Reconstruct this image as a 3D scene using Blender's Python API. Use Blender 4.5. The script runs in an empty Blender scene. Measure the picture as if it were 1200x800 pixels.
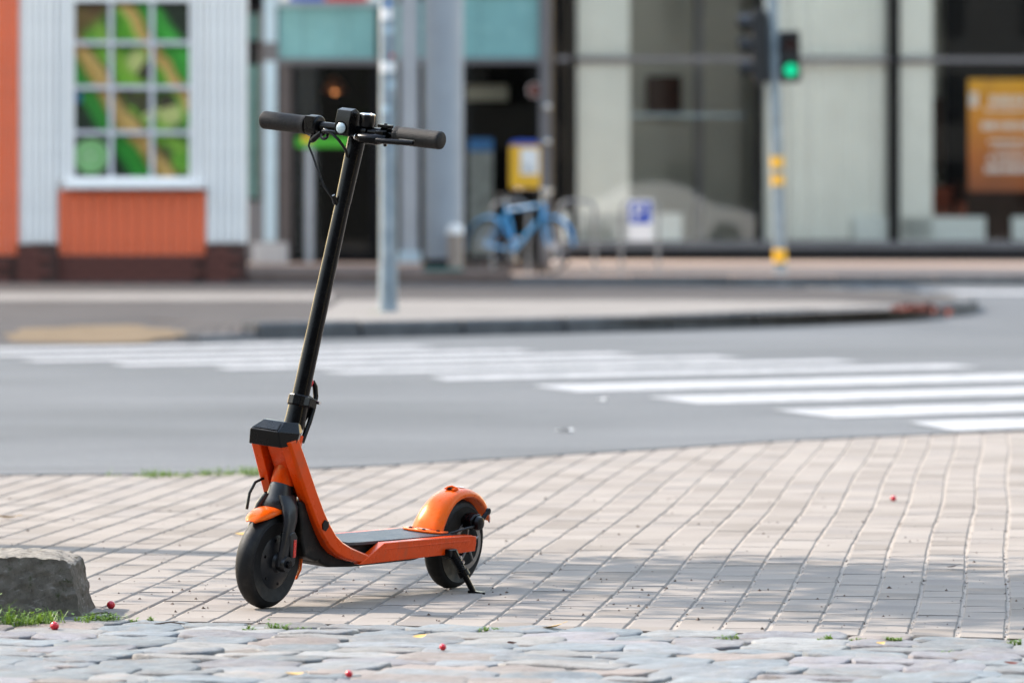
import bpy, bmesh, math, random
from mathutils import Vector, Matrix, Euler, noise

random.seed(11)
R = math.radians
SC = bpy.context.scene
COL = SC.collection

# ------------------------------------------------------------------ camera, sky, sun, exposure
F, H, YH = 6667.0, 0.88, 247.0            # focal length in photo pixels, eye height, horizon row
cam_d = bpy.data.cameras.new('camera')
cam = bpy.data.objects.new('camera', cam_d)
COL.objects.link(cam)
cam.location = (0, 0, H)
cam.rotation_euler = (R(90), 0, 0)
cam_d.sensor_width = 36.0
cam_d.lens = 36.0 * F / 1200.0
cam_d.shift_y = -(400.0 - YH) / 1200.0
cam_d.clip_start = 0.5
cam_d.clip_end = 9000.0
cam_d.dof.use_dof = True
cam_d.dof.focus_distance = 12.75
cam_d.dof.aperture_fstop = 6.0
SC.camera = cam

SUN_EL = R(42)
SUN_TRAVEL = Vector((0.88, -0.47, 0)).normalized()      # the way the light runs over the ground
world = bpy.data.worlds.new('World')
SC.world = world
world.use_nodes = True
wn = world.node_tree
for n in list(wn.nodes):
    wn.nodes.remove(n)
w_out = wn.nodes.new('ShaderNodeOutputWorld')
w_bg = wn.nodes.new('ShaderNodeBackground')
w_sky = wn.nodes.new('ShaderNodeTexSky')
w_sky.sky_type = 'NISHITA'
w_sky.sun_disc = False
w_sky.sun_elevation = SUN_EL
to_sun = -SUN_TRAVEL
w_sky.sun_rotation = math.atan2(to_sun.x, to_sun.y)
w_sky.air_density = 2.2
w_sky.dust_density = 0.6
w_sky.ozone_density = 0.7
w_bg.inputs['Strength'].default_value = 0.15
w_wb = wn.nodes.new('ShaderNodeMix')                     # white balance of the whole dome
w_wb.data_type = 'RGBA'; w_wb.blend_type = 'MULTIPLY'; w_wb.inputs[0].default_value = 1.0
w_wb.inputs[7].default_value = (1.08, 0.97, 0.97, 1)
wn.links.new(w_sky.outputs[0], w_wb.inputs[6])
wn.links.new(w_wb.outputs[2], w_bg.inputs[0])
wn.links.new(w_bg.outputs[0], w_out.inputs[0])

sun_d = bpy.data.lights.new('sun', 'SUN')
sun = bpy.data.objects.new('sun', sun_d)
COL.objects.link(sun)
sun_d.energy = 2.8
sun_d.angle = R(0.6)
sun_d.color = (1.0, 0.90, 0.79)
ray = Vector((SUN_TRAVEL.x * math.cos(SUN_EL), SUN_TRAVEL.y * math.cos(SUN_EL), -math.sin(SUN_EL)))
sun.rotation_euler = ray.to_track_quat('-Z', 'Y').to_euler()
sun.location = (-30, 30, 40)

SC.view_settings.view_transform = 'Standard'
SC.view_settings.look = 'None'
SC.view_settings.gamma = 1.0
SC.view_settings.use_curve_mapping = False
SC.view_settings.exposure = 1.80


# ------------------------------------------------------------------ helpers
def at(u, v, d):
    """the point seen at photo pixel (u, v) when it stands d metres away"""
    return Vector(((u - 600.0) * d / F, d, H - (v - YH) * d / F))


def on(u, v, z=0.0):
    """the point of the level z seen at photo pixel (u, v)"""
    d = F * (H - z) / (v - YH)
    return Vector(((u - 600.0) * d / F, d, z))


def tag(o, label=None, cat=None, group=None, kind=None):
    if label: o['label'] = label
    if cat: o['category'] = cat
    if group: o['group'] = group
    if kind: o['kind'] = kind
    return o


def empty(name, loc=(0, 0, 0), rot=(0, 0, 0), label=None, cat=None, group=None, parent=None):
    o = bpy.data.objects.new(name, None)
    COL.objects.link(o)
    o.location = loc
    o.rotation_euler = rot
    o.empty_display_size = 0.1
    if parent: o.parent = parent
    return tag(o, label, cat, group)


def link_mesh(name, me, parent=None, loc=None, rot=None):
    o = bpy.data.objects.new(name, me)
    COL.objects.link(o)
    if parent: o.parent = parent
    if loc is not None: o.location = loc
    if rot is not None: o.rotation_euler = rot
    return o


class MB:
    """collects simple shapes into ONE mesh"""
    def __init__(s):
        s.v, s.f, s.mi = [], [], []
        s.m = 0

    def add(s, vs, fs):
        b = len(s.v)
        s.v.extend([tuple(p) for p in vs])
        for f in fs:
            s.f.append(tuple(b + i for i in f))
            s.mi.append(s.m)
        return s

    def box(s, lo, hi, mat=None):
        x0, y0, z0 = lo; x1, y1, z1 = hi
        vs = [Vector(p) for p in ((x0, y0, z0), (x1, y0, z0), (x1, y1, z0), (x0, y1, z0), (x0, y0, z1), (x1, y0, z1), (x1, y1, z1), (x0, y1, z1))]
        if mat is not None: vs = [mat @ p for p in vs]
        return s.add(vs, [(0, 3, 2, 1), (4, 5, 6, 7), (0, 1, 5, 4), (1, 2, 6, 5), (2, 3, 7, 6), (3, 0, 4, 7)])

    def prism(s, poly, y0, y1, axis='y'):
        """polygon in x-z pulled along y (or in x-y pulled along z)"""
        n = len(poly)
        if axis == 'y':
            vs = [(a, y0, b) for a, b in poly] + [(a, y1, b) for a, b in poly]
        elif axis == 'z':
            vs = [(a, b, y0) for a, b in poly] + [(a, b, y1) for a, b in poly]
        else:
            vs = [(y0, a, b) for a, b in poly] + [(y1, a, b) for a, b in poly]
        fs = [tuple(range(n)), tuple(range(2 * n - 1, n - 1, -1))]
        fs += [(i, i + n, (i + 1) % n + n, (i + 1) % n) for i in range(n)]
        return s.add(vs, fs)

    def tube(s, pts, rad, n=12, caps=True):
        pts = [Vector(p) for p in pts]
        if not isinstance(rad, (list, tuple)): rad = [rad] * len(pts)
        ring, fs = [], []
        up = None
        for i, p in enumerate(pts):
            if i == 0: t = pts[1] - p
            elif i == len(pts) - 1: t = p - pts[i - 1]
            else: t = (pts[i + 1] - p).normalized() + (p - pts[i - 1]).normalized()
            t.normalize()
            if up is None:
                a = Vector((0, 0, 1)) if abs(t.z) < 0.9 else Vector((1, 0, 0))
                up = (a - t * a.dot(t)).normalized()
            else:
                up = (up - t * up.dot(t)).normalized()
            sd = t.cross(up)
            for k in range(n):
                an = 2 * math.pi * k / n
                ring.append(p + (up * math.cos(an) + sd * math.sin(an)) * rad[i])
        for i in range(len(pts) - 1):
            for k in range(n):
                a, b = i * n + k, i * n + (k + 1) % n
                fs.append((a, b, b + n, a + n))
        if caps:
            fs.append(tuple(range(n - 1, -1, -1)))
            e = (len(pts) - 1) * n
            fs.append(tuple(range(e, e + n)))
        return s.add(ring, fs)

    def lathe(s, prof, n=32, mat=None, closed=False):
        """(radius, height) profile turned about z; mat moves it into place"""
        vs, fs = [], []
        m = len(prof)
        for r, h in prof:
            for k in range(n):
                an = 2 * math.pi * k / n
                p = Vector((r * math.cos(an), r * math.sin(an), h))
                vs.append(mat @ p if mat is not None else p)
        rng = m if closed else m - 1
        for i in range(rng):
            j = (i + 1) % m
            for k in range(n):
                fs.append((i * n + k, i * n + (k + 1) % n, j * n + (k + 1) % n, j * n + k))
        if not closed:
            if prof[0][0] > 1e-5: fs.append(tuple(range(n - 1, -1, -1)))
            if prof[-1][0] > 1e-5: fs.append(tuple(range((m - 1) * n, m * n)))
        return s.add(vs, fs)

    def strip(s, rows, close=False):
        """a skin over rows of equal length"""
        m = len(rows[0]); vs = [p for r in rows for p in r]; fs = []
        for i in range(len(rows) - 1):
            for k in range(m if close else m - 1):
                a, b = i * m + k, i * m + (k + 1) % m
                fs.append((a, b, b + m, a + m))
        return s.add(vs, fs)

    def mesh(s, name, mats, smooth=35, fix=True):
        me = bpy.data.meshes.new(name)
        me.from_pydata(s.v, [], s.f)
        if not isinstance(mats, (list, tuple)): mats = [mats]
        for m in mats: me.materials.append(m)
        me.polygons.foreach_set('material_index', s.mi)
        if fix:
            bm = bmesh.new(); bm.from_mesh(me)
            bmesh.ops.remove_doubles(bm, verts=bm.verts, dist=1e-6)
            bmesh.ops.recalc_face_normals(bm, faces=bm.faces)
            bm.to_mesh(me); bm.free()
        if smooth:
            me.shade_smooth()
            me.set_sharp_from_angle(angle=R(smooth))
        me.update()
        return me

    def build(s, name, mats, parent=None, smooth=35, bevel=0.0, segs=2, fix=True):
        o = link_mesh(name, s.mesh(name, mats, smooth, fix), parent)
        if bevel:
            b = o.modifiers.new('bevel', 'BEVEL')
            b.width = bevel; b.segments = segs; b.limit_method = 'ANGLE'; b.angle_limit = R(30)
            b.harden_normals = True
        return o


# ------------------------------------------------------------------ materials
def new_mat(name):
    m = bpy.data.materials.new(name)
    m.use_nodes = True
    nt = m.node_tree
    for n in list(nt.nodes): nt.nodes.remove(n)
    out = nt.nodes.new('ShaderNodeOutputMaterial')
    b = nt.nodes.new('ShaderNodeBsdfPrincipled')
    nt.links.new(b.outputs[0], out.inputs[0])
    return m, nt, b, out


def nz(nt, scale, detail=4, rough=0.55, coord='Object', stretch=None, dist=0.0):
    tc = nt.nodes.new('ShaderNodeTexCoord')
    n = nt.nodes.new('ShaderNodeTexNoise')
    n.inputs['Scale'].default_value = scale
    n.inputs['Detail'].default_value = detail
    n.inputs['Roughness'].default_value = rough
    n.inputs['Distortion'].default_value = dist
    src = tc.outputs[coord]
    if stretch:
        mp = nt.nodes.new('ShaderNodeMapping')
        mp.inputs['Scale'].default_value = stretch
        nt.links.new(src, mp.inputs[0]); src = mp.outputs[0]
    nt.links.new(src, n.inputs['Vector'])
    return n.outputs['Fac']


def ramp(nt, fac, stops, interp='LINEAR'):
    r = nt.nodes.new('ShaderNodeValToRGB')
    r.color_ramp.interpolation = interp
    e = r.color_ramp.elements
    while len(e) < len(stops): e.new(0.5)
    for el, (p, c) in zip(e, stops):
        el.position = p
        el.color = (c[0], c[1], c[2], 1.0) if isinstance(c, (tuple, list)) else (c, c, c, 1.0)
    nt.links.new(fac, r.inputs[0])
    return r.outputs[0]


def mixc(nt, a, b, fac, mode='MIX'):
    m = nt.nodes.new('ShaderNodeMix')
    m.data_type = 'RGBA'; m.blend_type = mode
    for sock, val in ((m.inputs[0], fac), (m.inputs[6], a), (m.inputs[7], b)):
        if hasattr(val, 'is_output'): nt.links.new(val, sock)
        elif isinstance(val, (int, float)): sock.default_value = val
        else: sock.default_value = (val[0], val[1], val[2], 1.0)
    return m.outputs[2]


def bump(nt, b, fac, strength=0.2, dist=0.002):
    n = nt.nodes.new('ShaderNodeBump')
    n.inputs['Strength'].default_value = strength
    n.inputs['Distance'].default_value = dist
    nt.links.new(fac, n.inputs['Height'])
    nt.links.new(n.outputs[0], b.inputs['Normal'])


def plain(name, col, rough=0.5, metal=0.0, var=0.12, scale=12.0, bmp=0.0, bscale=None, coat=0.0, spec=None, tint=None, dirt=None, dirt_scale=5.0, dirt_amt=0.5):
    """a painted, moulded or metal surface with slight wear in its colour and gloss"""
    m, nt, b, out = new_mat(name)
    f = nz(nt, scale, 5)
    c0 = [max(0, x * (1 - var)) for x in col]; c1 = [min(1, x * (1 + var)) for x in col]
    c = ramp(nt, f, [(0.3, c0), (0.7, c1)])
    if dirt is not None:
        df = nz(nt, dirt_scale, 8, 0.7)
        c = mixc(nt, c, dirt, ramp(nt, df, [(0.5, 0.0), (0.72, dirt_amt)]))
    nt.links.new(c, b.inputs['Base Color'])
    b.inputs['Metallic'].default_value = metal
    rf = ramp(nt, nz(nt, scale * 2.3, 5), [(0.3, max(0.02, rough - 0.08)), (0.75, min(1, rough + 0.1))])
    nt.links.new(rf, b.inputs['Roughness'])
    if coat: b.inputs['Coat Weight'].default_value = coat; b.inputs['Coat Roughness'].default_value = 0.12
    if tint: b.inputs['Specular Tint'].default_value = (*tint, 1)
    if spec is not None: b.inputs['Specular IOR Level'].default_value = spec
    if bmp: bump(nt, b, nz(nt, bscale or scale * 6, 4), bmp, 0.002)
    return m


M = {}
# scooter
M['orange'] = plain('orange_paint', (0.60, 0.046, 0.001), 0.30, 0.0, 0.07, 9, spec=0.45, tint=(1.0, 0.55, 0.16), dirt=(0.22, 0.075, 0.04), dirt_scale=20, dirt_amt=0.5)
M['fender'] = plain('orange_plastic', (0.67, 0.078, 0.002), 0.30, 0.0, 0.07, 14, spec=0.55, tint=(1.0, 0.62, 0.18), dirt=(0.35, 0.13, 0.06), dirt_scale=30, dirt_amt=0.4)
M['black'] = plain('black_plastic', (0.0028, 0.0028, 0.0032), 0.30, 0.0, 0.25, 18, bmp=0.06, bscale=260, spec=0.22)
M['satin'] = plain('satin_black_metal', (0.0022, 0.0022, 0.0027), 0.24, 0.0, 0.25, 22, spec=0.14, dirt=(0.02, 0.018, 0.016), dirt_scale=45, dirt_amt=0.15)
M['fork'] = plain('charcoal_alloy', (0.0075, 0.0085, 0.0105), 0.34, 0.0, 0.2, 15, spec=0.4, dirt=(0.06, 0.05, 0.045), dirt_scale=35, dirt_amt=0.35)
M['belly'] = plain('dusty_black_plastic', (0.003, 0.003, 0.003), 0.55, 0.0, 0.3, 15, bmp=0.1, spec=0.25, dirt=(0.07, 0.05, 0.035), dirt_scale=26, dirt_amt=0.5)
M['tyre'] = plain('tyre_rubber', (0.0045, 0.0045, 0.0048), 0.62, 0.0, 0.25, 25, bmp=0.15, bscale=300, spec=0.3, dirt=(0.05, 0.046, 0.04), dirt_scale=16, dirt_amt=0.4)
M['rack'] = plain('rack_steel', (0.20, 0.205, 0.215), 0.45, 0.0, 0.15, 20)
M['chrome'] = plain('steel', (0.62, 0.62, 0.63), 0.22, 1.0, 0.1, 30)
M['disc'] = plain('brake_disc_steel', (0.30, 0.29, 0.28), 0.4, 1.0, 0.2, 60)
M['red'] = plain('red_plastic', (0.50, 0.008, 0.02), 0.3, 0.0, 0.1, 40)
M['reflect'] = plain('red_reflector', (0.55, 0.03, 0.02), 0.25, 0.0, 0.4, 160)
M['white_sticker'] = plain('white_sticker', (0.78, 0.78, 0.78), 0.4, 0.0, 0.08, 60)
M['lens'] = plain('lamp_lens', (0.36, 0.44, 0.46), 0.12, 0.0, 0.2, 150, coat=0.6)


def mat_mat():
    m, nt, b, out = new_mat('deck_rubber')
    tc = nt.nodes.new('ShaderNodeTexCoord')
    w = nt.nodes.new('ShaderNodeTexWave')
    w.wave_type = 'BANDS'; w.bands_direction = 'Y'
    w.inputs['Scale'].default_value = 55
    nt.links.new(tc.outputs['Object'], w.inputs['Vector'])
    c = mixc(nt, ramp(nt, nz(nt, 18, 6), [(0.3, (0.016, 0.020, 0.026)), (0.7, (0.032, 0.038, 0.047))]), (0.11, 0.10, 0.09), ramp(nt, nz(nt, 40, 8, 0.7), [(0.52, 0.0), (0.75, 0.6)]))
    nt.links.new(c, b.inputs['Base Color'])
    b.inputs['Roughness'].default_value = 0.48
    bump(nt, b, w.outputs['Fac'], 0.45, 0.002)
    return m


def grip_mat():
    m, nt, b, out = new_mat('grip_rubber')
    tc = nt.nodes.new('ShaderNodeTexCoord')
    ck = nt.nodes.new('ShaderNodeTexVoronoi')
    ck.inputs['Scale'].default_value = 420
    nt.links.new(tc.outputs['Object'], ck.inputs['Vector'])
    c = ramp(nt, ck.outputs['Distance'], [(0.1, (0.028, 0.023, 0.020)), (0.6, (0.008, 0.007, 0.006))])
    nt.links.new(c, b.inputs['Base Color'])
    b.inputs['Roughness'].default_value = 0.65
    b.inputs['Specular IOR Level'].default_value = 0.3
    bump(nt, b, ck.outputs['Distance'], 0.6, 0.0012)
    return m


M['mat'] = mat_mat()
M['grip'] = grip_mat()


def paver_mat():
    m, nt, b, out = new_mat('concrete_paver')
    at_ = nt.nodes.new('ShaderNodeAttribute'); at_.attribute_name = 'tint'
    base = ramp(nt, at_.outputs['Fac'], [(0.0, (0.168, 0.145, 0.125)), (0.4, (0.205, 0.179, 0.157)), (0.8, (0.232, 0.204, 0.179)), (1.0, (0.180, 0.160, 0.145))])
    c = mixc(nt, base, (0.30, 0.275, 0.25), ramp(nt, nz(nt, 2.2, 7, 0.65), [(0.45, 0.0), (0.75, 0.35)]))
    c = mixc(nt, c, ramp(nt, nz(nt, 420, 3, 0.7), [(0.3, (0.62, 0.62, 0.62)), (0.7, (1.25, 1.25, 1.25))]), 0.55, 'MULTIPLY')
    c = mixc(nt, c, (0.14, 0.12, 0.10), ramp(nt, nz(nt, 38, 6, 0.75), [(0.66, 0.0), (0.76, 0.6)]))
    nt.links.new(c, b.inputs['Base Color'])
    b.inputs['Roughness'].default_value = 0.85
    b.inputs['Specular IOR Level'].default_value = 0.15
    bump(nt, b, nz(nt, 300, 4, 0.7), 0.35, 0.002)
    return m


def asphalt_mat():
    m, nt, b, out = new_mat('asphalt')
    c = ramp(nt, nz(nt, 0.35, 5), [(0.3, (0.080, 0.084, 0.087)), (0.7, (0.118, 0.122, 0.126))])
    c = mixc(nt, c, ramp(nt, nz(nt, 110, 3, 0.75), [(0.3, (0.45, 0.45, 0.46)), (0.7, (1.5, 1.5, 1.5))]), 0.75, 'MULTIPLY')
    c = mixc(nt, c, (0.066, 0.068, 0.071), ramp(nt, nz(nt, 0.8, 8, 0.72, stretch=(0.35, 1.6, 1)), [(0.46, 0.0), (0.66, 0.6)]))
    nt.links.new(c, b.inputs['Base Color'])
    b.inputs['Roughness'].default_value = 0.85
    b.inputs['Specular IOR Level'].default_value = 0.15
    bump(nt, b, nz(nt, 160, 4, 0.7), 0.5, 0.004)
    return m


def road_paint_mat():
    m, nt, b, out = new_mat('road_paint')
    c = ramp(nt, nz(nt, 3.0, 5), [(0.3, (0.27, 0.274, 0.28)), (0.7, (0.345, 0.345, 0.345))])
    c = mixc(nt, c, (0.14, 0.144, 0.148), ramp(nt, nz(nt, 7, 9, 0.75), [(0.46, 0.0), (0.62, 0.75)]))
    nt.links.new(c, b.inputs['Base Color'])
    b.inputs['Roughness'].default_value = 0.75
    b.inputs['Specular IOR Level'].default_value = 0.15
    return m


def stone_mat(name, c0, c1, dark, scale=9.0, moss=None, rough=0.75, objcol=False, bmp=0.5):
    m, nt, b, out = new_mat(name)
    c = ramp(nt, nz(nt, scale, 6, 0.65), [(0.3, c0), (0.7, c1)])
    if objcol:
        oi = nt.nodes.new('ShaderNodeObjectInfo')
        c = mixc(nt, c, oi.outputs['Color'], 1.0, 'MULTIPLY')
    c = mixc(nt, c, dark, ramp(nt, nz(nt, scale * 3.5, 8, 0.75), [(0.55, 0.0), (0.72, 0.65)]))
    c = mixc(nt, c, ramp(nt, nz(nt, scale * 30, 3, 0.7), [(0.3, (0.6, 0.6, 0.6)), (0.7, (1.3, 1.3, 1.3))]), 0.7, 'MULTIPLY')
    if moss: c = mixc(nt, c, moss, ramp(nt, nz(nt, scale * 1.3, 6, 0.7), [(0.56, 0.0), (0.68, 0.8)]))
    nt.links.new(c, b.inputs['Base Color'])
    b.inputs['Roughness'].default_value = max(rough, 0.85)
    b.inputs['Specular IOR Level'].default_value = 0.12
    bump(nt, b, nz(nt, scale * 12, 6, 0.7), bmp, 0.004)
    return m


M['paver'] = paver_mat()
M['sand_joint'] = stone_mat('joint_sand', (0.25, 0.215, 0.182), (0.37, 0.325, 0.28), (0.10, 0.08, 0.064), 40)
M['asphalt'] = asphalt_mat()
M['paint'] = road_paint_mat()
M['cobble'] = None


def cobble_mat():
    m, nt, b, out = new_mat('cobble_stone')
    oi = nt.nodes.new('ShaderNodeObjectInfo')
    tc = nt.nodes.new('ShaderNodeTexCoord')
    geo = nt.nodes.new('ShaderNodeNewGeometry')
    def wn_(scale, detail, rough=0.6):
        n = nt.nodes.new('ShaderNodeTexNoise')
        n.inputs['Scale'].default_value = scale; n.inputs['Detail'].default_value = detail; n.inputs['Roughness'].default_value = rough
        nt.links.new(geo.outputs['Position'], n.inputs['Vector'])
        return n.outputs['Fac']
    c = mixc(nt, oi.outputs['Color'], ramp(nt, wn_(26, 6, 0.7), [(0.3, (0.66, 0.65, 0.64)), (0.5, (0.98, 0.98, 0.98)), (0.72, (1.2, 1.2, 1.2))]), 0.9, 'MULTIPLY')
    c = mixc(nt, c, (0.13, 0.105, 0.085), ramp(nt, wn_(13, 8, 0.75), [(0.51, 0.0), (0.63, 0.75)]))
    c = mixc(nt, c, (0.40, 0.30, 0.24), ramp(nt, wn_(5, 5, 0.6), [(0.60, 0.0), (0.72, 0.45)]))
    c = mixc(nt, c, ramp(nt, wn_(330, 3, 0.7), [(0.3, (0.55, 0.55, 0.55)), (0.7, (1.35, 1.35, 1.35))]), 0.7, 'MULTIPLY')
    nt.links.new(c, b.inputs['Base Color'])
    nt.links.new(ramp(nt, wn_(20, 5), [(0.3, 0.42), (0.7, 0.75)]), b.inputs['Roughness'])
    bump(nt, b, wn_(75, 7, 0.75), 0.8, 0.006)
    return m


M['cobble'] = cobble_mat()
M['soil'] = stone_mat('joint_soil', (0.12, 0.105, 0.09), (0.20, 0.18, 0.16), (0.05, 0.042, 0.036), 30)
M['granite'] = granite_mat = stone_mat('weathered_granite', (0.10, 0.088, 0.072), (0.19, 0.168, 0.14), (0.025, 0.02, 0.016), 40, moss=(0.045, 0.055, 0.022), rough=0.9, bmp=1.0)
nt = granite_mat.node_tree                                 # sunlit paleness painted into the upward face, plus lichen specks
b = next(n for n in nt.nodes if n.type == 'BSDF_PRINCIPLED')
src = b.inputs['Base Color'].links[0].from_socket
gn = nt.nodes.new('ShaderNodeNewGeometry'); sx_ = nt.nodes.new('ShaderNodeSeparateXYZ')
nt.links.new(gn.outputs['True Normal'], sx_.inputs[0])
sunlit_top = mixc(nt, (0.20, 0.18, 0.155), (0.36, 0.33, 0.285), nz(nt, 60, 6, 0.7))
c = mixc(nt, src, sunlit_top, mixc(nt, ramp(nt, sx_.outputs['Z'], [(0.5, 0.0), (0.85, 1.0)]), ramp(nt, nz(nt, 25, 7, 0.75), [(0.35, 0.15), (0.55, 1.0)]), 1.0, 'MULTIPLY'))
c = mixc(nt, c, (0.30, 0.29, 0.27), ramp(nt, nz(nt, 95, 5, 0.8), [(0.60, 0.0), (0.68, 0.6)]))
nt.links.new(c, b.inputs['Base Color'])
M['kerb'] = stone_mat('kerb_granite', (0.085, 0.085, 0.086), (0.14, 0.14, 0.14), (0.045, 0.045, 0.045), 5)
M['far_paving'] = stone_mat('old_paving', (0.040, 0.035, 0.033), (0.066, 0.058, 0.055), (0.027, 0.023, 0.022), 1.6)
M['light_paving'] = stone_mat('pale_paving', (0.145, 0.132, 0.12), (0.20, 0.184, 0.168), (0.11, 0.10, 0.092), 1.5)
M['pink_paving'] = stone_mat('pink_paving', (0.27, 0.195, 0.155), (0.34, 0.26, 0.21), (0.20, 0.15, 0.125), 1.0)
M['sand'] = stone_mat('yellow_sand', (0.105, 0.074, 0.042), (0.14, 0.10, 0.06), (0.075, 0.058, 0.042), 4)
M['ground'] = stone_mat('bare_ground', (0.20, 0.20, 0.195), (0.26, 0.255, 0.25), (0.14, 0.14, 0.13), 0.3)
M['terrace'] = stone_mat('brown_stone', (0.12, 0.085, 0.07), (0.19, 0.14, 0.12), (0.07, 0.05, 0.04), 3)
# buildings
M['white_board'] = plain('white_board_paint', (0.87, 0.85, 0.83), 0.5, 0, 0.04, 3, dirt=(0.5, 0.5, 0.5), dirt_scale=4, dirt_amt=0.25)
M['shaded_bar'] = plain('shaded_bar_paint', (0.60, 0.59, 0.63), 0.5, 0, 0.05, 5)  # shade of the window recess painted into the bars' grey
M['orange_board'] = plain('terracotta_board_paint', (0.80, 0.150, 0.055), 0.55, 0, 0.09, 3, dirt=(0.35, 0.10, 0.06), dirt_scale=5, dirt_amt=0.3)
M['brick'] = plain('dark_brown_brick', (0.115, 0.036, 0.026), 0.8, 0, 0.35, 14, bmp=0.3)
M['mortar'] = plain('mortar', (0.06, 0.028, 0.022), 0.9, 0, 0.2, 20)
M['grey_frame'] = plain('grey_frame_paint', (0.12, 0.118, 0.128), 0.45, 0, 0.1, 3)
M['pale_frame'] = plain('pale_frame_paint', (0.40, 0.52, 0.60), 0.4, 0, 0.06, 3)
M['dark_frame'] = plain('dark_frame_paint', (0.006, 0.006, 0.0075), 0.5, 0, 0.15, 5, spec=0.1)
M['brown_jamb'] = plain('brown_jamb_paint', (0.07, 0.058, 0.058), 0.5, 0, 0.1, 5)
M['teal'] = plain('teal_spandrel_glass', (0.17, 0.36, 0.375), 0.25, 0, 0.10, 1.5)
M['column'] = plain('grey_column_render', (0.30, 0.33, 0.37), 0.6, 0, 0.07, 3)
M['pole'] = plain('galvanised_steel', (0.21, 0.265, 0.305), 0.5, 0.2, 0.2, 7, dirt=(0.50, 0.53, 0.56), dirt_scale=5, dirt_amt=0.5)
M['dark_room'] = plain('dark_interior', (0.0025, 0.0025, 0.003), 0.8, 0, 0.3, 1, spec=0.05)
M['olive_wall'] = plain('taupe_interior_wall', (0.46, 0.445, 0.39), 0.8, 0, 0.08, 1)
M['room_floor'] = plain('interior_floor', (0.52, 0.51, 0.48), 0.5, 0, 0.1, 1)
M['curtain'] = plain('pale_green_curtain', (0.95, 0.96, 0.92), 0.9, 0, 0.04, 2)
M['pale_column'] = plain('pale_plaster', (0.95, 0.96, 0.92), 0.8, 0, 0.04, 2)
M['white_metal'] = plain('white_enamel', (0.82, 0.87, 0.87), 0.4, 0, 0.04, 4)
M['brown_wood'] = plain('dark_brown_wood', (0.045, 0.018, 0.012), 0.6, 0, 0.25, 3, spec=0.1)
M['rust_fabric'] = plain('rust_red_fabric', (0.30, 0.075, 0.04), 0.9, 0, 0.1, 6)
M['signal'] = plain('signal_black', (0.006, 0.007, 0.009), 0.55, 0, 0.2, 10)
M['yellow'] = plain('yellow_paint', (0.85, 0.46, 0.02), 0.45, 0, 0.06, 8)
M['blue'] = plain('blue_paint', (0.03, 0.19, 0.52), 0.35, 0, 0.1, 10, coat=0.3)
M['sign_blue'] = plain('sign_blue', (0.03, 0.08, 0.45), 0.4, 0, 0.05, 10)
M['bike_blue'] = plain('bicycle_blue_paint', (0.02, 0.25, 0.55), 0.35, 0.0, 0.1, 10)
M['green_strip'] = plain('green_film', (0.05, 0.36, 0.02), 0.4, 0, 0.25, 2.5)
M['beige'] = plain('beige_enamel', (0.33, 0.27, 0.23), 0.5, 0, 0.08, 8)
M['planter_grey'] = plain('planter_grey', (0.36, 0.37, 0.39), 0.6, 0, 0.1, 6)
M['teal_mat'] = plain('dark_teal_mat', (0.02, 0.10, 0.085), 0.9, 0, 0.2, 10)
M['copper'] = plain('copper_shade', (0.42, 0.13, 0.05), 0.4, 0.3, 0.15, 6)
M['grey_print'] = plain('grey_print', (0.33, 0.33, 0.33), 0.6, 0, 0.3, 9)
M['cream'] = plain('cream_panel', (0.55, 0.52, 0.44), 0.6, 0, 0.08, 4)
M['berry'] = plain('red_berry_skin', (0.55, 0.012, 0.025), 0.22, 0, 0.15, 60, coat=0.3)
M['leaf_dry'] = plain('dry_leaf', (0.55, 0.33, 0.08), 0.7, 0, 0.3, 60)
M['leaf_red'] = plain('red_leaf', (0.12, 0.032, 0.022), 0.8, 0, 0.4, 30, spec=0.1)
M['twig'] = plain('dark_twig', (0.06, 0.035, 0.022), 0.8, 0, 0.3, 60)
M['bark'] = plain('bark', (0.11, 0.085, 0.065), 0.9, 0, 0.3, 14, bmp=0.6)
M['car_paint'] = plain('silver_car_paint', (0.70, 0.71, 0.72), 0.25, 0.0, 0.03, 4, coat=0.6)
M['car_glass'] = plain('dark_car_glass', (0.01, 0.012, 0.015), 0.2, 0, 0.1, 3, spec=0.15)


def leaf_mat(name, a, b_, scale=30):
    m, nt, b, out = new_mat(name)
    nt.links.new(ramp(nt, nz(nt, scale, 4), [(0.3, a), (0.7, b_)]), b.inputs['Base Color'])
    b.inputs['Roughness'].default_value = 0.5
    tr = nt.nodes.new('ShaderNodeBsdfTranslucent')
    tr.inputs['Color'].default_value = (b_[0] * 1.3, b_[1] * 1.3, b_[2], 1)
    mx = nt.nodes.new('ShaderNodeMixShader'); mx.inputs[0].default_value = 0.3
    nt.links.new(b.outputs[0], mx.inputs[1]); nt.links.new(tr.outputs[0], mx.inputs[2])
    nt.links.new(mx.outputs[0], out.inputs[0])
    return m


M['grass'] = leaf_mat('grass_blade', (0.045, 0.10, 0.012), (0.13, 0.22, 0.03), 14)
M['leaf'] = leaf_mat('tree_leaf', (0.05, 0.09, 0.018), (0.09, 0.14, 0.03), 3)


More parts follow.
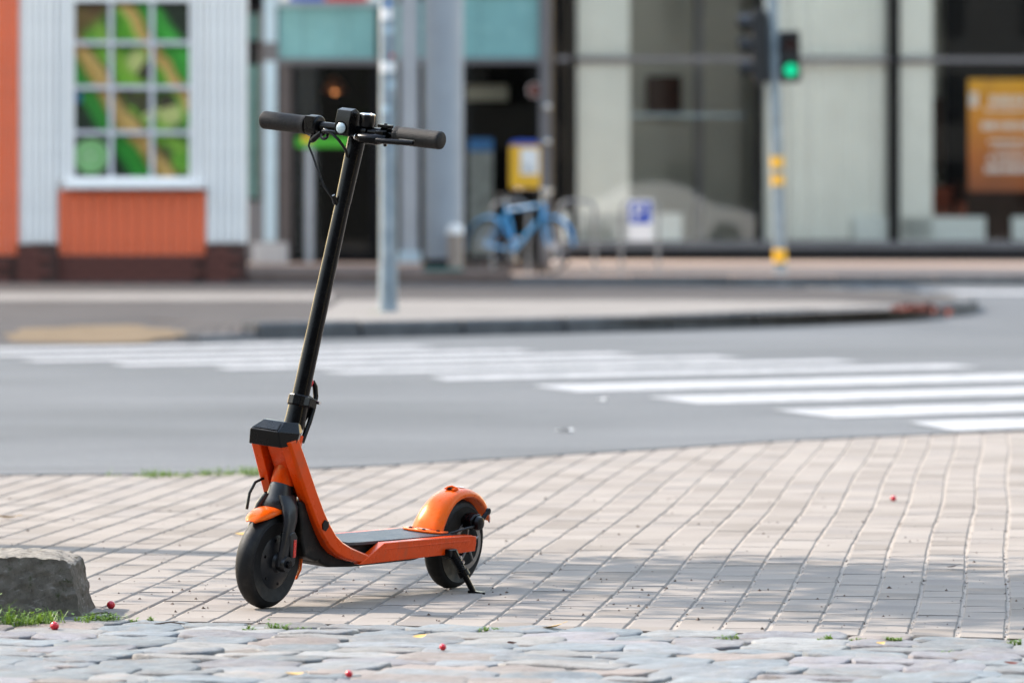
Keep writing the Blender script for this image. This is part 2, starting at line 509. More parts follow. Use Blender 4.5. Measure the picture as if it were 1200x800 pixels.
def glass_mat(name, tint=(0.93, 0.97, 0.95), refl=1.45):
    m, nt, b, out = new_mat(name)
    nt.nodes.remove(b)
    tr = nt.nodes.new('ShaderNodeBsdfTransparent'); tr.inputs[0].default_value = (*tint, 1)
    gl = nt.nodes.new('ShaderNodeBsdfGlossy'); gl.inputs['Roughness'].default_value = 0.0
    gl.inputs['Color'].default_value = (1, 1, 1, 1)
    fr = nt.nodes.new('ShaderNodeFresnel'); fr.inputs['IOR'].default_value = refl
    mx = nt.nodes.new('ShaderNodeMixShader')
    nt.links.new(fr.outputs[0], mx.inputs[0])
    nt.links.new(tr.outputs[0], mx.inputs[1]); nt.links.new(gl.outputs[0], mx.inputs[2])
    nt.links.new(mx.outputs[0], out.inputs[0])
    return m


M['glass'] = glass_mat('shop_glass', (0.99, 1.0, 0.995), refl=1.5)
M['window_glass'] = glass_mat('window_glass', (0.95, 0.97, 0.95), 1.35)


def emit_mat(name, col, strength):
    m, nt, b, out = new_mat(name)
    b.inputs['Base Color'].default_value = (*[c * 0.4 for c in col], 1)
    b.inputs['Emission Color'].default_value = (*col, 1)
    b.inputs['Emission Strength'].default_value = strength
    tc = nt.nodes.new('ShaderNodeTexCoord')
    return m


M['green_light'] = emit_mat('green_signal_light', (0.0, 0.42, 0.20), 0.55)
M['red_off'] = plain('unlit_lens', (0.05, 0.012, 0.012), 0.3, 0, 0.2, 10)


def food_mat():
    """flat print on the window poster: two long filled rolls over green leaves"""
    m, nt, b, out = new_mat('food_print')
    tc = nt.nodes.new('ShaderNodeTexCoord')
    sp = nt.nodes.new('ShaderNodeSeparateXYZ')
    nt.links.new(tc.outputs['Object'], sp.inputs[0])
    def math_(op, a, b2=None):
        n = nt.nodes.new('ShaderNodeMath'); n.operation = op
        for s, v in ((n.inputs[0], a), (n.inputs[1], b2)):
            if v is None: continue
            if hasattr(v, 'is_output'): nt.links.new(v, s)
            else: s.default_value = v
        return n.outputs[0]
    # t grows from the lower left corner to the upper right, across the rolls
    wob = math_('MULTIPLY', math_('SUBTRACT', nz(nt, 1.8, 3), 0.5), 0.24)
    t = math_('ADD', math_('ADD', math_('MULTIPLY', sp.outputs['X'], 0.82), math_('MULTIPLY', sp.outputs['Z'], 0.57)), wob)
    t = math_('ADD', math_('MULTIPLY', t, 0.50), 0.5)
    g0, g1 = (0.02, 0.12, 0.012), (0.16, 0.42, 0.03)
    bread, bread2 = (0.52, 0.27, 0.08), (0.66, 0.42, 0.15)
    c = ramp(nt, t, [(0.0, (0.005, 0.012, 0.006)), (0.22, (0.006, 0.02, 0.008)), (0.26, (0.02, 0.26, 0.025)), (0.32, (0.03, 0.22, 0.02)), (0.35, bread), (0.405, bread2), (0.43, (0.20, 0.05, 0.025)),
                     (0.45, g1), (0.54, (0.26, 0.42, 0.05)), (0.60, g0), (0.67, g1), (0.70, bread2), (0.745, bread), (0.765, (0.03, 0.26, 0.02)), (0.85, (0.06, 0.42, 0.05)), (0.90, (0.008, 0.018, 0.008))])
    spots = nt.nodes.new('ShaderNodeTexVoronoi'); spots.inputs['Scale'].default_value = 3.6
    nt.links.new(tc.outputs['Object'], spots.inputs['Vector'])
    band = ramp(nt, t, [(0.42, 0.0), (0.46, 1.0), (0.65, 1.0), (0.69, 0.0)])
    sc = ramp(nt, spots.outputs['Color'], [(0.18, (0.05, 0.02, 0.02)), (0.28, (0.10, 0.32, 0.02)), (0.60, (0.62, 0.58, 0.25)), (0.72, (0.20, 0.42, 0.04))], 'CONSTANT')
    c = mixc(nt, c, sc, math_('MULTIPLY', band, ramp(nt, spots.outputs['Distance'], [(0.40, 0.9), (0.62, 0.0)])))
    cor = math_('SUBTRACT', math_('MULTIPLY', sp.outputs['Z'], 0.8), math_('MULTIPLY', sp.outputs['X'], 0.75))
    c = mixc(nt, c, (0.16, 0.04, 0.025), ramp(nt, math_('ADD', cor, wob), [(0.80, 0.0), (0.98, 0.85)]))
    c = mixc(nt, c, (0.008, 0.012, 0.008), ramp(nt, math_('ADD', sp.outputs['Z'], wob), [(0.86, 0.0), (0.96, 0.8)]))
    c = mixc(nt, c, ramp(nt, nz(nt, 30, 5), [(0.3, 1.1), (0.7, 2.3)]), 0.9, 'MULTIPLY')
    nt.links.new(c, b.inputs['Base Color'])
    b.inputs['Roughness'].default_value = 0.5
    return m


def poster_mat():
    m, nt, b, out = new_mat('amber_print')
    tc = nt.nodes.new('ShaderNodeTexCoord')
    sp = nt.nodes.new('ShaderNodeSeparateXYZ')
    nt.links.new(tc.outputs['Object'], sp.inputs[0])
    mr = nt.nodes.new('ShaderNodeMapRange')
    mr.inputs[1].default_value = -0.9; mr.inputs[2].default_value = 0.9
    nt.links.new(sp.outputs['Z'], mr.inputs[0])
    c = ramp(nt, mr.outputs[0], [(0.0, (0.36, 0.085, 0.015)), (0.3, (0.62, 0.17, 0.012)), (0.75, (0.88, 0.36, 0.008)), (1.0, (0.92, 0.47, 0.008))])
    c = mixc(nt, c, (0.22, 0.06, 0.02), ramp(nt, nz(nt, 2.2, 5), [(0.5, 0.0), (0.8, 0.6)]))
    nt.links.new(c, b.inputs['Base Color'])
    b.inputs['Roughness'].default_value = 0.45
    return m


M['food'] = food_mat()
M['amber'] = poster_mat()
M['badge_green'] = plain('badge_green', (0.36, 0.80, 0.30), 0.5, 0, 0.1, 10)
M['badge_pale'] = plain('badge_pale_green', (0.75, 0.90, 0.68), 0.5, 0, 0.08, 10)

# ================================================================== THE SETTING
g = MB()
g.add([(-4000, -4000, -0.06), (4000, -4000, -0.06), (4000, 6000, -0.06), (-4000, 6000, -0.06)], [(0, 1, 2, 3)])
tag(g.build('ground', M['ground'], smooth=0), kind='structure')

# ---- road: from the edge of the near paving to the foot of the far buildings
near_edge = [on(-900, 561), on(0, 557), on(170, 556), on(300, 553), on(450, 546), on(600, 537), on(750, 528), on(900, 518), on(1050, 511), on(1200, 505), on(2300, 478)]
rv = [(-60, near_edge[0].y - 1.0, 0.004)] + [(p.x, p.y, 0.004) for p in near_edge] + [(60, near_edge[-1].y + 8.0, 0.004), (60, 130, 0.004), (-60, 130, 0.004)]
g = MB(); n = len(rv)
g.add(rv + [(x, y, -0.05) for x, y, z in rv], [tuple(range(n))] + [(i, (i + 1) % n, (i + 1) % n + n, i + n) for i in range(n)])
road = tag(g.build('road', M['asphalt'], smooth=0), kind='structure')

# zebra crossing: every stripe a painted sheet on the asphalt
tips = [((1063, 494), (1118, 505.5)), ((908, 480), (978, 490)), ((762, 465), (830, 473.5)), ((620, 451.5), (680, 459.5)), ((498, 441), (552, 449)),
        ((375, 434.5), (425, 441)), ((245, 429.5), (292, 435.5)), ((125, 425.3), (168, 431)), ((20, 420.8), (62, 426)), ((-90, 416), (-50, 420.5)), ((-220, 411.5), (-185, 415.5))]
run = Vector((2.93, 2.35, 0))
for (ta, tb) in tips:
    a = on(*ta, 0.008); b = on(*tb, 0.008)
    a.z = b.z = 0.008
    b = a.lerp(b, 0.93 if ta[1] > 450 else 0.54)
    rows = []
    for i in range(15):
        t = i / 14.0
        rows.append([a + run * t + Vector((random.uniform(-.02, .02), random.uniform(-.02, .02), 0)), b + run * t + Vector((random.uniform(-.02, .02), random.uniform(-.02, .02), 0))])
    s = MB(); s.strip(rows)
    s.build('stripe', M['paint'], road, smooth=0)

# ---- near paving: sand bed, pavers
SEAM = (on(100, 725), on(1200, 748))                      # where pavers meet cobbles
sd = (SEAM[1] - SEAM[0]).normalized()
sn = Vector((-sd.y, sd.x, 0))                             # points away from the camera
g = MB()
p0 = SEAM[0] - sd * 9; p1 = SEAM[1] + sd * 9
rows = []
bed = [(p0.x, p0.y), (p1.x, p1.y), (12, 34), (-12, 19.2)]
bed = [(p0.x, p0.y), (p1.x, p1.y)] + [(p.x + 0.0, p.y + 0.15) for p in reversed(near_edge)]
g.add([(x, y, -0.0035) for x, y in bed], [tuple(range(len(bed)))])
pavement = tag(g.build('pavement', M['sand_joint'], smooth=0), kind='structure')

PU = Vector((586.0, 6667.0, 0)).normalized()              # the long joints run this way
PR = Vector((PU.y, -PU.x, 0))
PW, PL, GAP = 0.100, 0.200, 0.0055


def paver_geo(rng):
    """a chamfered concrete block, top at z = 0"""
    w, l = (PW - GAP) / 2 - rng.uniform(0, 0.0012), (PL - 0.0006) / 2 - rng.uniform(0, 0.0006)
    c = 0.0035
    zz = [rng.uniform(-0.0005, 0.0005) for _ in range(4)]
    cor = [(-w, -l), (w, -l), (w, l), (-w, l)]
    inn = [(-w + c, -l + c * .3), (w - c, -l + c * .3), (w - c, l - c * .3), (-w + c, l - c * .3)]
    vs = [(x, y, -0.05) for x, y in cor] + [(x, y, -0.003 + z) for (x, y), z in zip(cor, zz)] + [(x, y, z) for (x, y), z in zip(inn, zz)]
    fs = [(8, 9, 10, 11)]
    for i in range(4):
        j = (i + 1) % 4
        fs += [(i, j, j + 4, i + 4), (i + 4, j + 4, j + 8, i + 8)]
    return vs, fs


def tint_mesh(me, vals):
    a = me.attributes.new('tint', 'FLOAT', 'FACE')
    a.data.foreach_set('value', vals)


rng = random.Random(5)
VARS = []
for k in range(16):
    vs, fs = paver_geo(rng)
    b = MB().add(vs, fs)
    me = b.mesh('paver', M['paver'], smooth=0)
    tint_mesh(me, [rng.random()] * len(me.polygons))
    VARS.append(me)


def edge_y(x):
    for a, b in zip(near_edge, near_edge[1:]):
        if a.x <= x <= b.x: return a.y + (b.y - a.y) * (x - a.x) / (b.x - a.x)
    return near_edge[0].y if x < near_edge[0].x else near_edge[-1].y


org = on(1150, 745)
cells = []
for i in range(-62, 40):
    ph = rng.uniform(-0.012, 0.012) + (0.5 if i % 2 else 0.0) * PL
    for j in range(-12, 78):
        c = org + PR * (i * PW) + PU * (j * PL + ph)
        c = c + PR * (0.0045 * math.sin(j * 0.31 + 0.4 * math.sin(i * 0.9)) + rng.uniform(-0.0012, 0.0012))
        side = (c - SEAM[0]).dot(sn)
        if side < -0.098 or c.y > edge_y(c.x) + 0.10: continue
        u = 600 + c.x * F / c.y
        if abs(c.x) > 4.2: continue
        v = YH + F * H / c.y
        inview = -20 < u < 1220 and v < 805
        cells.append((c, side, inview))
cells.sort(key=lambda e: (not e[2], e[0].y))
yaw = math.atan2(PR.y, PR.x)
rest_v, rest_f, rest_t = [], [], []
n_part = 0
for c, side, inview in cells:
    dz = rng.uniform(-0.0008, 0.0006)
    rot = yaw + rng.uniform(-0.006, 0.006)
    me = VARS[rng.randrange(16)]
    if n_part < 298 and inview:
        if side < 0.104:                                  # blocks cut along the cobble edge
            me = me.copy()
            bm = bmesh.new(); bm.from_mesh(me)
            inv = (Matrix.Translation(c) @ Matrix.Rotation(rot, 4, 'Z')).inverted()
            bmesh.ops.bisect_plane(bm, geom=bm.verts[:] + bm.edges[:] + bm.faces[:], dist=1e-5, plane_co=inv @ (SEAM[0] + sn * 0.004), plane_no=inv.to_3x3() @ sn, clear_inner=True)
            if len(bm.faces) < 3:
                bm.free(); continue
            eds = [e for e in bm.edges if e.is_boundary]
            bmesh.ops.holes_fill(bm, edges=eds)
            bm.to_mesh(me); bm.free()
        link_mesh('paver', me, pavement, (c.x, c.y, dz), (rng.uniform(-.004, .004), rng.uniform(-.006, .006), rot))
        n_part += 1
    else:
        if side < 0.104: continue
        mt = Matrix.Translation((c.x, c.y, dz)) @ Matrix.Rotation(rot, 4, 'Z')
        b0 = len(rest_v)
        vs, fs = paver_geo(rng)
        rest_v += [mt @ Vector(p) for p in vs]
        rest_f += [tuple(b0 + q for q in f) for f in fs]
        tv = rng.random()
        rest_t += [tv] * len(fs)
me = bpy.data.meshes.new('pavers')
me.from_pydata(rest_v, [], rest_f); me.materials.append(M['paver'])
tint_mesh(me, rest_t)
tag(link_mesh('paver_field', me, pavement), kind='stuff')

# ---- cobbled street in front
g = MB()
q0 = p0 - sn * 0.0; q1 = p1 - sn * 0.0
g.add([(q0.x, q0.y, -0.0045), (q1.x, q1.y, -0.0045), (q1.x, -40, -0.0045), (q0.x, -40, -0.0045)], [(0, 3, 2, 1)])
cobbled = tag(g.build('cobbled_street', M['soil'], smooth=0), kind='structure')
crng = random.Random(21)


def cobble_mesh(k):
    """a worn sett: uneven angular outline, short rounded shoulder, nearly flat top; unit size, scaled when placed"""
    n = 18
    r_ = random.Random(100 + k)
    ex = r_.uniform(4.5, 9.0)
    cut = [r_.uniform(-0.03, 0.05) for _ in range(4)]
    out_ = []
    for i in range(n):
        an = 2 * math.pi * (i + 0.5) / n
        rr = 0.5 / ((abs(math.cos(an)) ** ex + abs(math.sin(an)) ** ex) ** (1 / ex))
        q = int(an / (math.pi / 2)) % 4
        rr *= 1.0 - cut[q] * abs(math.sin(2 * an)) + 0.05 * noise.noise(Vector((math.cos(an) * 2 + k * 7.3, math.sin(an) * 2, k)))
        out_.append((rr * math.cos(an), rr * math.sin(an)))
    tx, ty = r_.uniform(-.07, .07), r_.uniform(-.07, .07)
    rows = []
    for (sc, z) in ((0.98, -0.5), (1.0, -0.10), (0.99, 0.0), (0.965, 0.035), (0.90, 0.055), (0.62, 0.062), (0.32, 0.065)):
        row = []
        for x, y in out_:
            x *= sc; y *= sc
            nz_ = noise.noise(Vector((x * 3.1 + k * 5.1, y * 3.1, k * 1.7)))
            row.append((x, y, z + ((0.09 * nz_ + tx * x + ty * y) if z > -0.05 else 0)))
        rows.append(row)
    b = MB().strip(rows, close=True)
    b.add([(0, 0, 0.065 + 0.075 * noise.noise(Vector((k * 5.1, 0, k * 1.7))))] + rows[-1], [(0, i + 1, (i + 1) % n + 1) for i in range(n)])
    return b.mesh('cobblestone', M['cobble'], smooth=60)


CV = [cobble_mesh(k) for k in range(18)]
PAL = [(0.30, 0.335, 0.36), (0.33, 0.365, 0.385), (0.27, 0.315, 0.345), (0.34, 0.36, 0.38), (0.37, 0.345, 0.365), (0.33, 0.34, 0.345), (0.37, 0.375, 0.375), (0.41, 0.385, 0.355), (0.29, 0.325, 0.34), (0.42, 0.33, 0.28), (0.37, 0.34, 0.36), (0.42, 0.415, 0.40)]
n_c = 0
t = -0.075
while t > -2.35 and n_c < 298:
    depth = crng.uniform(0.115, 0.165)
    if t > -0.1: depth = 0.12
    x = -1.75 + crng.uniform(0, 0.15)
    yc = t - depth / 2 + 0.07
    while x < 1.75:
        w = crng.uniform(0.12, 0.24)
        c = SEAM[0] + sd * (x - SEAM[0].x + w / 2) + sn * (yc + crng.uniform(-0.008, 0.008))
        lim = 1.08 * 600 * c.y / F + 0.12
        if abs(c.x) < lim and n_c < 299:
            o = link_mesh('cobblestone', CV[crng.randrange(18)], cobbled, (c.x, c.y, crng.uniform(-0.0045, 0.0005)), (crng.uniform(-.035, .035), crng.uniform(-.025, .025), math.atan2(sd.y, sd.x) + crng.uniform(-.06, .06) + (math.pi if crng.random() < .5 else 0)))
            o.scale = (w * 1.02, depth * 1.03, 0.058)
            col = PAL[crng.randrange(len(PAL))]; kk = crng.uniform(0.29, 0.49)
            o.color = (col[0] * kk, col[1] * kk, col[2] * kk, 1)
            n_c += 1
        x += w + crng.uniform(0.0, 0.006)
    t -= depth + crng.uniform(0.0, 0.005)

t_end = t
cv_, cf_ = [], []
t = -0.075
while t > -5.2:
    depth = crng.uniform(0.12, 0.16); x = -4.6
    while x < 4.6:
        w = crng.uniform(0.13, 0.23)
        c = SEAM[0] + sd * (x - SEAM[0].x + w / 2) + sn * (t - depth / 2 + 0.07)
        lim = 1.08 * 600 * c.y / F + 0.12
        if abs(c.x) > lim + 0.13 or t < t_end - 0.02:
            me_ = CV[crng.randrange(18)]
            mt = Matrix.Translation((c.x, c.y, crng.uniform(-0.0045, 0.0))) @ Matrix.Rotation(math.atan2(sd.y, sd.x) + crng.uniform(-.05, .05), 4, 'Z') @ Matrix.Diagonal((w, depth, 0.058, 1))
            b0 = len(cv_); cv_ += [mt @ v.co for v in me_.vertices]; cf_ += [tuple(b0 + q for q in p.vertices) for p in me_.polygons]
        x += w + 0.004
    t -= depth + 0.004
me_ = bpy.data.meshes.new('cobble_field'); me_.from_pydata(cv_, [], cf_); me_.materials.append(M['cobble']); me_.shade_smooth()
cfo = link_mesh('cobble_field', me_, cobbled); cfo.color = (0.155, 0.165, 0.17, 1)
tag(cfo, kind='stuff')

# ---- far pavement with its kerb (an island corner running back to the buildings)
PZ = 0.10
kerb_line = [on(-500, 408, 0), on(-60, 406, 0), on(120, 404.5, 0), on(230, 402, 0), on(300, 399, 0), on(420, 396.5, 0), on(540, 394, 0), on(660, 391.5, 0), on(780, 388, 0), on(880, 384.5, 0), on(960, 381, 0), on(1030, 377.5, 0), on(1090, 374, 0), on(1125, 370, 0), on(1142, 366, 0),
             on(1138, 361, 0), on(1110, 357, 0), on(1040, 353.5, 0), on(940, 349, 0), on(820, 344, 0), on(700, 339, 0), on(604, 335, 0)]
for p in kerb_line: p.z = 0
drop = lambda u: 3.8 * max(0.0, min(1.0, (300 - u) / 150.0))
kerb_u = [-500, -60, 120, 230] + [300] * 30
fl = [(p.x, p.y + drop(u)) for p, u in zip(kerb_line, kerb_u)]
fl += [(kerb_line[-1].x, 69.0), (-40, 69.0), (-40, kerb_line[0].y)]
g = MB()
g.add([(x, y, PZ) for x, y in fl] + [(x, y, 0.0) for x, y in fl], [tuple(range(len(fl)))] + [(i, (i + 1) % len(fl), (i + 1) % len(fl) + len(fl), i + len(fl)) for i in range(len(fl))])
tag(g.build('far_pavement', M['far_paving'], smooth=0), kind='structure')


for line in ([(360, 378), (560, 377), (760, 373), (930, 368), (1060, 363), (1100, 360), (980, 354), (800, 352), (600, 352), (400, 352)], [(-60, 352.5), (390, 352.3), (390, 344), (-60, 344)]):  # two paler sheets laid over the far pavement
    pts_ = [on(u, v, PZ) for u, v in line]
    g = MB().add([(p.x, p.y, PZ + 0.004) for p in pts_], [tuple(range(len(pts_)))])
    tag(g.build('pale_strip', M['light_paving'], smooth=0), kind='structure')


def kerb_run(name, line, z_of, w=0.16, step=1.0):
    """kerb stones laid one after another along a line; each stone a part"""
    base = MB()
    for a, b in zip(line, line[1:]):
        nn = Vector((-(b - a).y, (b - a).x, 0)).normalized() * 0.04
        base.add([(a.x, a.y, 0.0045), (b.x, b.y, 0.0045), (b.x + nn.x, b.y + nn.y, 0.02), (a.x + nn.x, a.y + nn.y, 0.02)], [(0, 1, 2, 3)])
    k = tag(base.build(name, M['kerb'], smooth=0), kind='structure')
    pts = []
    for a, b in zip(line, line[1:]):
        L = (b - a).length; m = max(1, round(L / step))
        for i in range(m): pts.append(a.lerp(b, i / m))
    pts.append(line[-1])
    for i, (a, b) in enumerate(zip(pts, pts[1:])):
        d_ = (b - a); L = d_.length - 0.02
        z = z_of((a + b) / 2) + random.uniform(-0.008, 0.008)
        if z < 0.012: continue
        s = MB(); e = 0.02
        prof = [(-0.03, -0.02), (-0.03, z - e), (-0.03 + e, z), (w, z), (w, -0.02)]
        n_ = len(prof)
        vs = [(0.01, y, zz) for y, zz in prof] + [(L, y, zz) for y, zz in prof]
        s.add(vs, [tuple(range(n_)), tuple(range(2 * n_ - 1, n_ - 1, -1))] + [(q, q + n_, (q + 1) % n_ + n_, (q + 1) % n_) for q in range(n_)])
        o = s.build('kerb_stone', M['kerb'], k, smooth=0)
        o.location = a; o.rotation_euler = (0, 0, math.atan2(d_.y, d_.x) + random.uniform(-.006, .006))
    return k


def kz(p):
    u = 600 + p.x * F / p.y
    return max(0.0, min(1.0, (u - 215) / 110)) * (PZ + 0.02) if p.y < 44 else PZ + 0.012


kerb_run('kerb', kerb_line[3:], kz)
rows = []
kvs = [(-500, 408), (-60, 406), (120, 404.5), (230, 402), (300, 399)]
def kerb_at(u): return next(on(u, v0 + (v1 - v0) * (u - u0) / (u1 - u0), 0) for (u0, v0), (u1, v1) in zip(kvs, kvs[1:]) if u0 <= u <= u1)
def ramp_z(y, u): return 0.0065 + (PZ + 0.003 - 0.0065) * max(0.0, min(1.0, (y - kerb_at(u).y) / max(0.02, drop(u))))
for u in (-500, -300, -60, 0, 60, 120, 150, 175, 200, 230, 250, 270, 285, 299):
    p = kerb_at(u)
    rows.append([Vector((p.x, p.y - 0.05, 0.0055)), Vector((p.x, p.y, 0.0065)), Vector((p.x, p.y + drop(u), PZ + 0.003)), Vector((p.x, p.y + drop(u) + 0.6, PZ + 0.003))])
tag(MB().strip(rows).build('paved_ramp', M['far_paving'], smooth=0), kind='structure')
# sand washed over the dropped kerb
g = MB(); nn = 40
p = kerb_at(95); vs = []
for ring in (0.0, 0.5, 1.0):
    for i in range(nn):
        an = 2 * math.pi * i / nn
        rr = ring * (1 + 0.35 * noise.noise(Vector((math.cos(an) * 2, math.sin(an) * 2, 3))))
        x, y = p.x + 0.62 * rr * math.cos(an), p.y + 1.35 + 1.25 * rr * math.sin(an)
        vs.append((x, y, ramp_z(y, 95) + 0.006))
fs = [(k * nn + i, k * nn + (i + 1) % nn, (k + 1) * nn + (i + 1) % nn, (k + 1) * nn + i) for k in (0, 1) for i in range(nn)]
g.add(vs, fs)
tag(g.build('sand_patch', M['sand'], smooth=0), kind='stuff')

# second pavement before the glass front, beyond the side street
GD = 90.0
g = MB()
fx = on(598, 328, PZ)
g.add([(fx.x, 67.5, PZ), (60, 67.5, PZ), (60, GD + 0.6, PZ), (fx.x, GD + 0.6, PZ), (fx.x, 67.5, 0), (60, 67.5, 0)], [(0, 1, 2, 3), (4, 5, 1, 0)])
tag(g.build('pink_pavement', M['pink_paving'], smooth=0), kind='structure')
kerb_run('street_kerb', [Vector((fx.x + 0.2, 67.4, 0)), Vector((22, 67.4, 0))], lambda p: PZ + 0.012, step=1.2)

# worn white dashes on the side street
for (u0, u1, v0, v1) in ((1065, 1250, 341, 344.5), (870, 925, 333.5, 337)):
    a, b, c_, d_ = on(u0, v1, 0.008), on(u1, v1, 0.008), on(u1, v0, 0.008), on(u0, v0, 0.008)
    MB().add([a, b, c_, d_], [(0, 1, 2, 3)]).build('stripe', M['paint'], road, smooth=0)

# ================================================================== WOOD-CLAD SHOP
D1 = 62.3
k1 = D1 / F
X1 = lambda u: (u - 600) * k1
Z1 = lambda v: H - (v - YH) * k1
shop = empty('wooden_shop', (X1(150), D1, PZ), label='white and terracotta boarded wooden shop with a lattice window', cat='building')
SHL = Vector(shop.location)


def local(mb, root):
    l = Vector(root.location)
    mb.v = [(x - l.x, y - l.y, z - l.z) for x, y, z in mb.v]
    return mb


TOP = 7.4
w = MB().box((X1(-330), D1 + 0.05, PZ - 0.05), (X1(84), D1 + 9, TOP)).prism([(X1(226), D1 + 0.05), (X1(287), D1 + 0.05), (X1(287) - 0.75, D1 + 9), (X1(226), D1 + 9)], PZ - 0.05, TOP, axis='z').box((X1(84), D1 + 0.05, PZ - 0.05), (X1(226), D1 + 9, Z1(214))).box((X1(84), D1 + 0.05, Z1(-6)), (X1(226), D1 + 9, TOP)).box((X1(84), D1 + 0.5, Z1(214)), (X1(226), D1 + 9, Z1(-6)))
local(w, shop).build('wall', M['white_board'], shop, smooth=0)
rf = MB().prism([(X1(-345), TOP + 0.003), (X1(300), TOP + 0.003), (X1(300), TOP + 0.25), (X1(-22), TOP + 2.6), (X1(-345), TOP + 0.25)], D1 - 0.45, D1 + 9.4)
local(rf, shop).build('roof', M['brown_jamb'], shop, smooth=0)


def boards(u0, u1, z0, z1, mat, pitch_px, y=0.0, thick=0.028):
    n_ = max(1, round((u1 - u0) / pitch_px)); wd = (X1(u1) - X1(u0)) / n_
    b = MB(); c_ = 0.008
    b.add([(-wd / 2 + .003, 0.0, z0), (-wd / 2 + .003 + c_, -thick, z0), (wd / 2 - .003 - c_, -thick, z0), (wd / 2 - .003, 0.0, z0),
           (-wd / 2 + .003, 0.0, z1), (-wd / 2 + .003 + c_, -thick, z1), (wd / 2 - .003 - c_, -thick, z1), (wd / 2 - .003, 0.0, z1)],
          [(0, 1, 5, 4), (1, 2, 6, 5), (2, 3, 7, 6), (0, 3, 2, 1), (4, 5, 6, 7)])
    me_ = b.mesh('board', mat, smooth=0)
    for i in range(n_):
        link_mesh('board', me_, shop, (X1(u0) + wd * (i + .5) - SHL.x, D1 + 0.05 - y + random.uniform(-.004, .002) - SHL.y, -SHL.z))


boards(-330, 22, Z1(299), TOP - 0.01, M['orange_board'], 13.5)
boards(27, 66, Z1(284), TOP - 0.01, M['white_board'], 8.0, 0.05)
boards(66.5, 83, Z1(214), TOP - 0.01, M['white_board'], 8.2, 0.03)
boards(227.5, 242, Z1(214), TOP - 0.01, M['white_board'], 8.2, 0.03)
boards(242.5, 284.5, Z1(284), TOP - 0.01, M['white_board'], 8.4, 0.05)
boards(68, 241.5, Z1(299), Z1(223), M['orange_board'], 13.3, 0.02)
boards(84, 226, Z1(-10), TOP - 0.01, M['white_board'], 10, 0.03)
# corner trim at the right, a thin pale strip
t_ = MB().box((X1(284.6), D1 - 0.03, Z1(284)), (X1(288), D1 + 0.4, TOP - 0.01))
local(t_, shop).build('corner_board', M['white_board'], shop, smooth=0)
# brick plinth
pl = MB().box((X1(-330), D1 - 0.015, PZ - 0.04), (X1(290), D1 + 0.045, Z1(299) - 0.002))
for (u0, u1) in ((21, 68), (242, 289)): pl.box((X1(u0), D1 - 0.085, PZ - 0.04), (X1(u1), D1 - 0.014, Z1(286)))
plinth = local(pl, shop).build('plinth', M['mortar'], shop, smooth=0)
bk = MB().box((-0.118, -0.018, 0.004), (0.118, 0.0, 0.070)).mesh('brick', M['brick'], smooth=0)
bkh = MB().box((-0.055, -0.018, 0.004), (0.055, 0.0, 0.070)).mesh('brick', M['brick'], smooth=0)


def bricks(u0, u1, z0, z1, y):
    r_ = 0; z = z0
    while z + 0.066 < z1:
        x = X1(u0) + 0.004 + (0.12 if r_ % 2 else 0)
        if r_ % 2: link_mesh('brick', bkh, plinth, (X1(u0) + 0.058 - SHL.x, y - SHL.y, z - SHL.z))
        while x + 0.236 < X1(u1) + 0.01:
            link_mesh('brick', bk, plinth, (x + 0.118 - SHL.x, y + random.uniform(-.004, .002) - SHL.y, z - SHL.z))
            x += 0.246
        z += 0.076; r_ += 1


bricks(-120, 21, PZ, Z1(299), D1 - 0.015)
bricks(68, 242, PZ, Z1(299), D1 - 0.015)
bricks(21, 68, PZ, Z1(286), D1 - 0.085)
bricks(242, 289, PZ, Z1(286), D1 - 0.085)
# window: frame, bars, panes, sill, poster behind the glass
fr = MB()
yf0, yf1 = D1 - 0.01, D1 + 0.09
fr.box((X1(83), yf0, Z1(214)), (X1(87), yf1, Z1(-6))).box((X1(222), yf0, Z1(214)), (X1(226.5), yf1, Z1(-6)))
fr.box((X1(87), yf0 + .002, Z1(214)), (X1(222), yf1, Z1(207.5))).box((X1(87), yf0 + .002, Z1(2)), (X1(222), yf1, Z1(-6)))
window = local(fr, shop).build('window', M['white_board'], shop, smooth=0)
colsU = [(87, 127.6), (132.4, 175.6), (180.4, 222)]
rowsV = [(2, 48), (53, 100), (105, 153), (158, 207.5)]
for (a, b) in ((127.6, 132.4), (175.6, 180.4)):
    local(MB().box((X1(a), yf0 + .004, Z1(207.5)), (X1(b), yf1 - .01, Z1(2))), shop).build('glazing_bar', M['shaded_bar'], window, smooth=0)
for (a, b) in ((48, 53), (100, 105), (153, 158)):
    local(MB().box((X1(87), yf0 + .008, Z1(b)), (X1(222), yf1 - .014, Z1(a))), shop).build('glazing_bar', M['shaded_bar'], window, smooth=0)
for (a, b) in colsU:
    for (c_, d_) in rowsV:
        local(MB().box((X1(a), D1 + .040, Z1(d_)), (X1(b), D1 + .044, Z1(c_))), shop).build('pane', M['window_glass'], window, smooth=0)
local(MB().box((X1(76), D1 - 0.12, Z1(221)), (X1(240), D1 + 0.02, Z1(214.2))), shop).build('sill', M['white_board'], window, smooth=0, bevel=0.008)
ps = MB().box((X1(86) - X1(154.5), -0.004, Z1(208) - Z1(105)), (X1(223) - X1(154.5), 0.004, Z1(1) - Z1(105)))
po = ps.build('window_poster', M['food'], window, smooth=0)
po.location = Vector((X1(154.5), D1 + 0.11, Z1(105))) - SHL
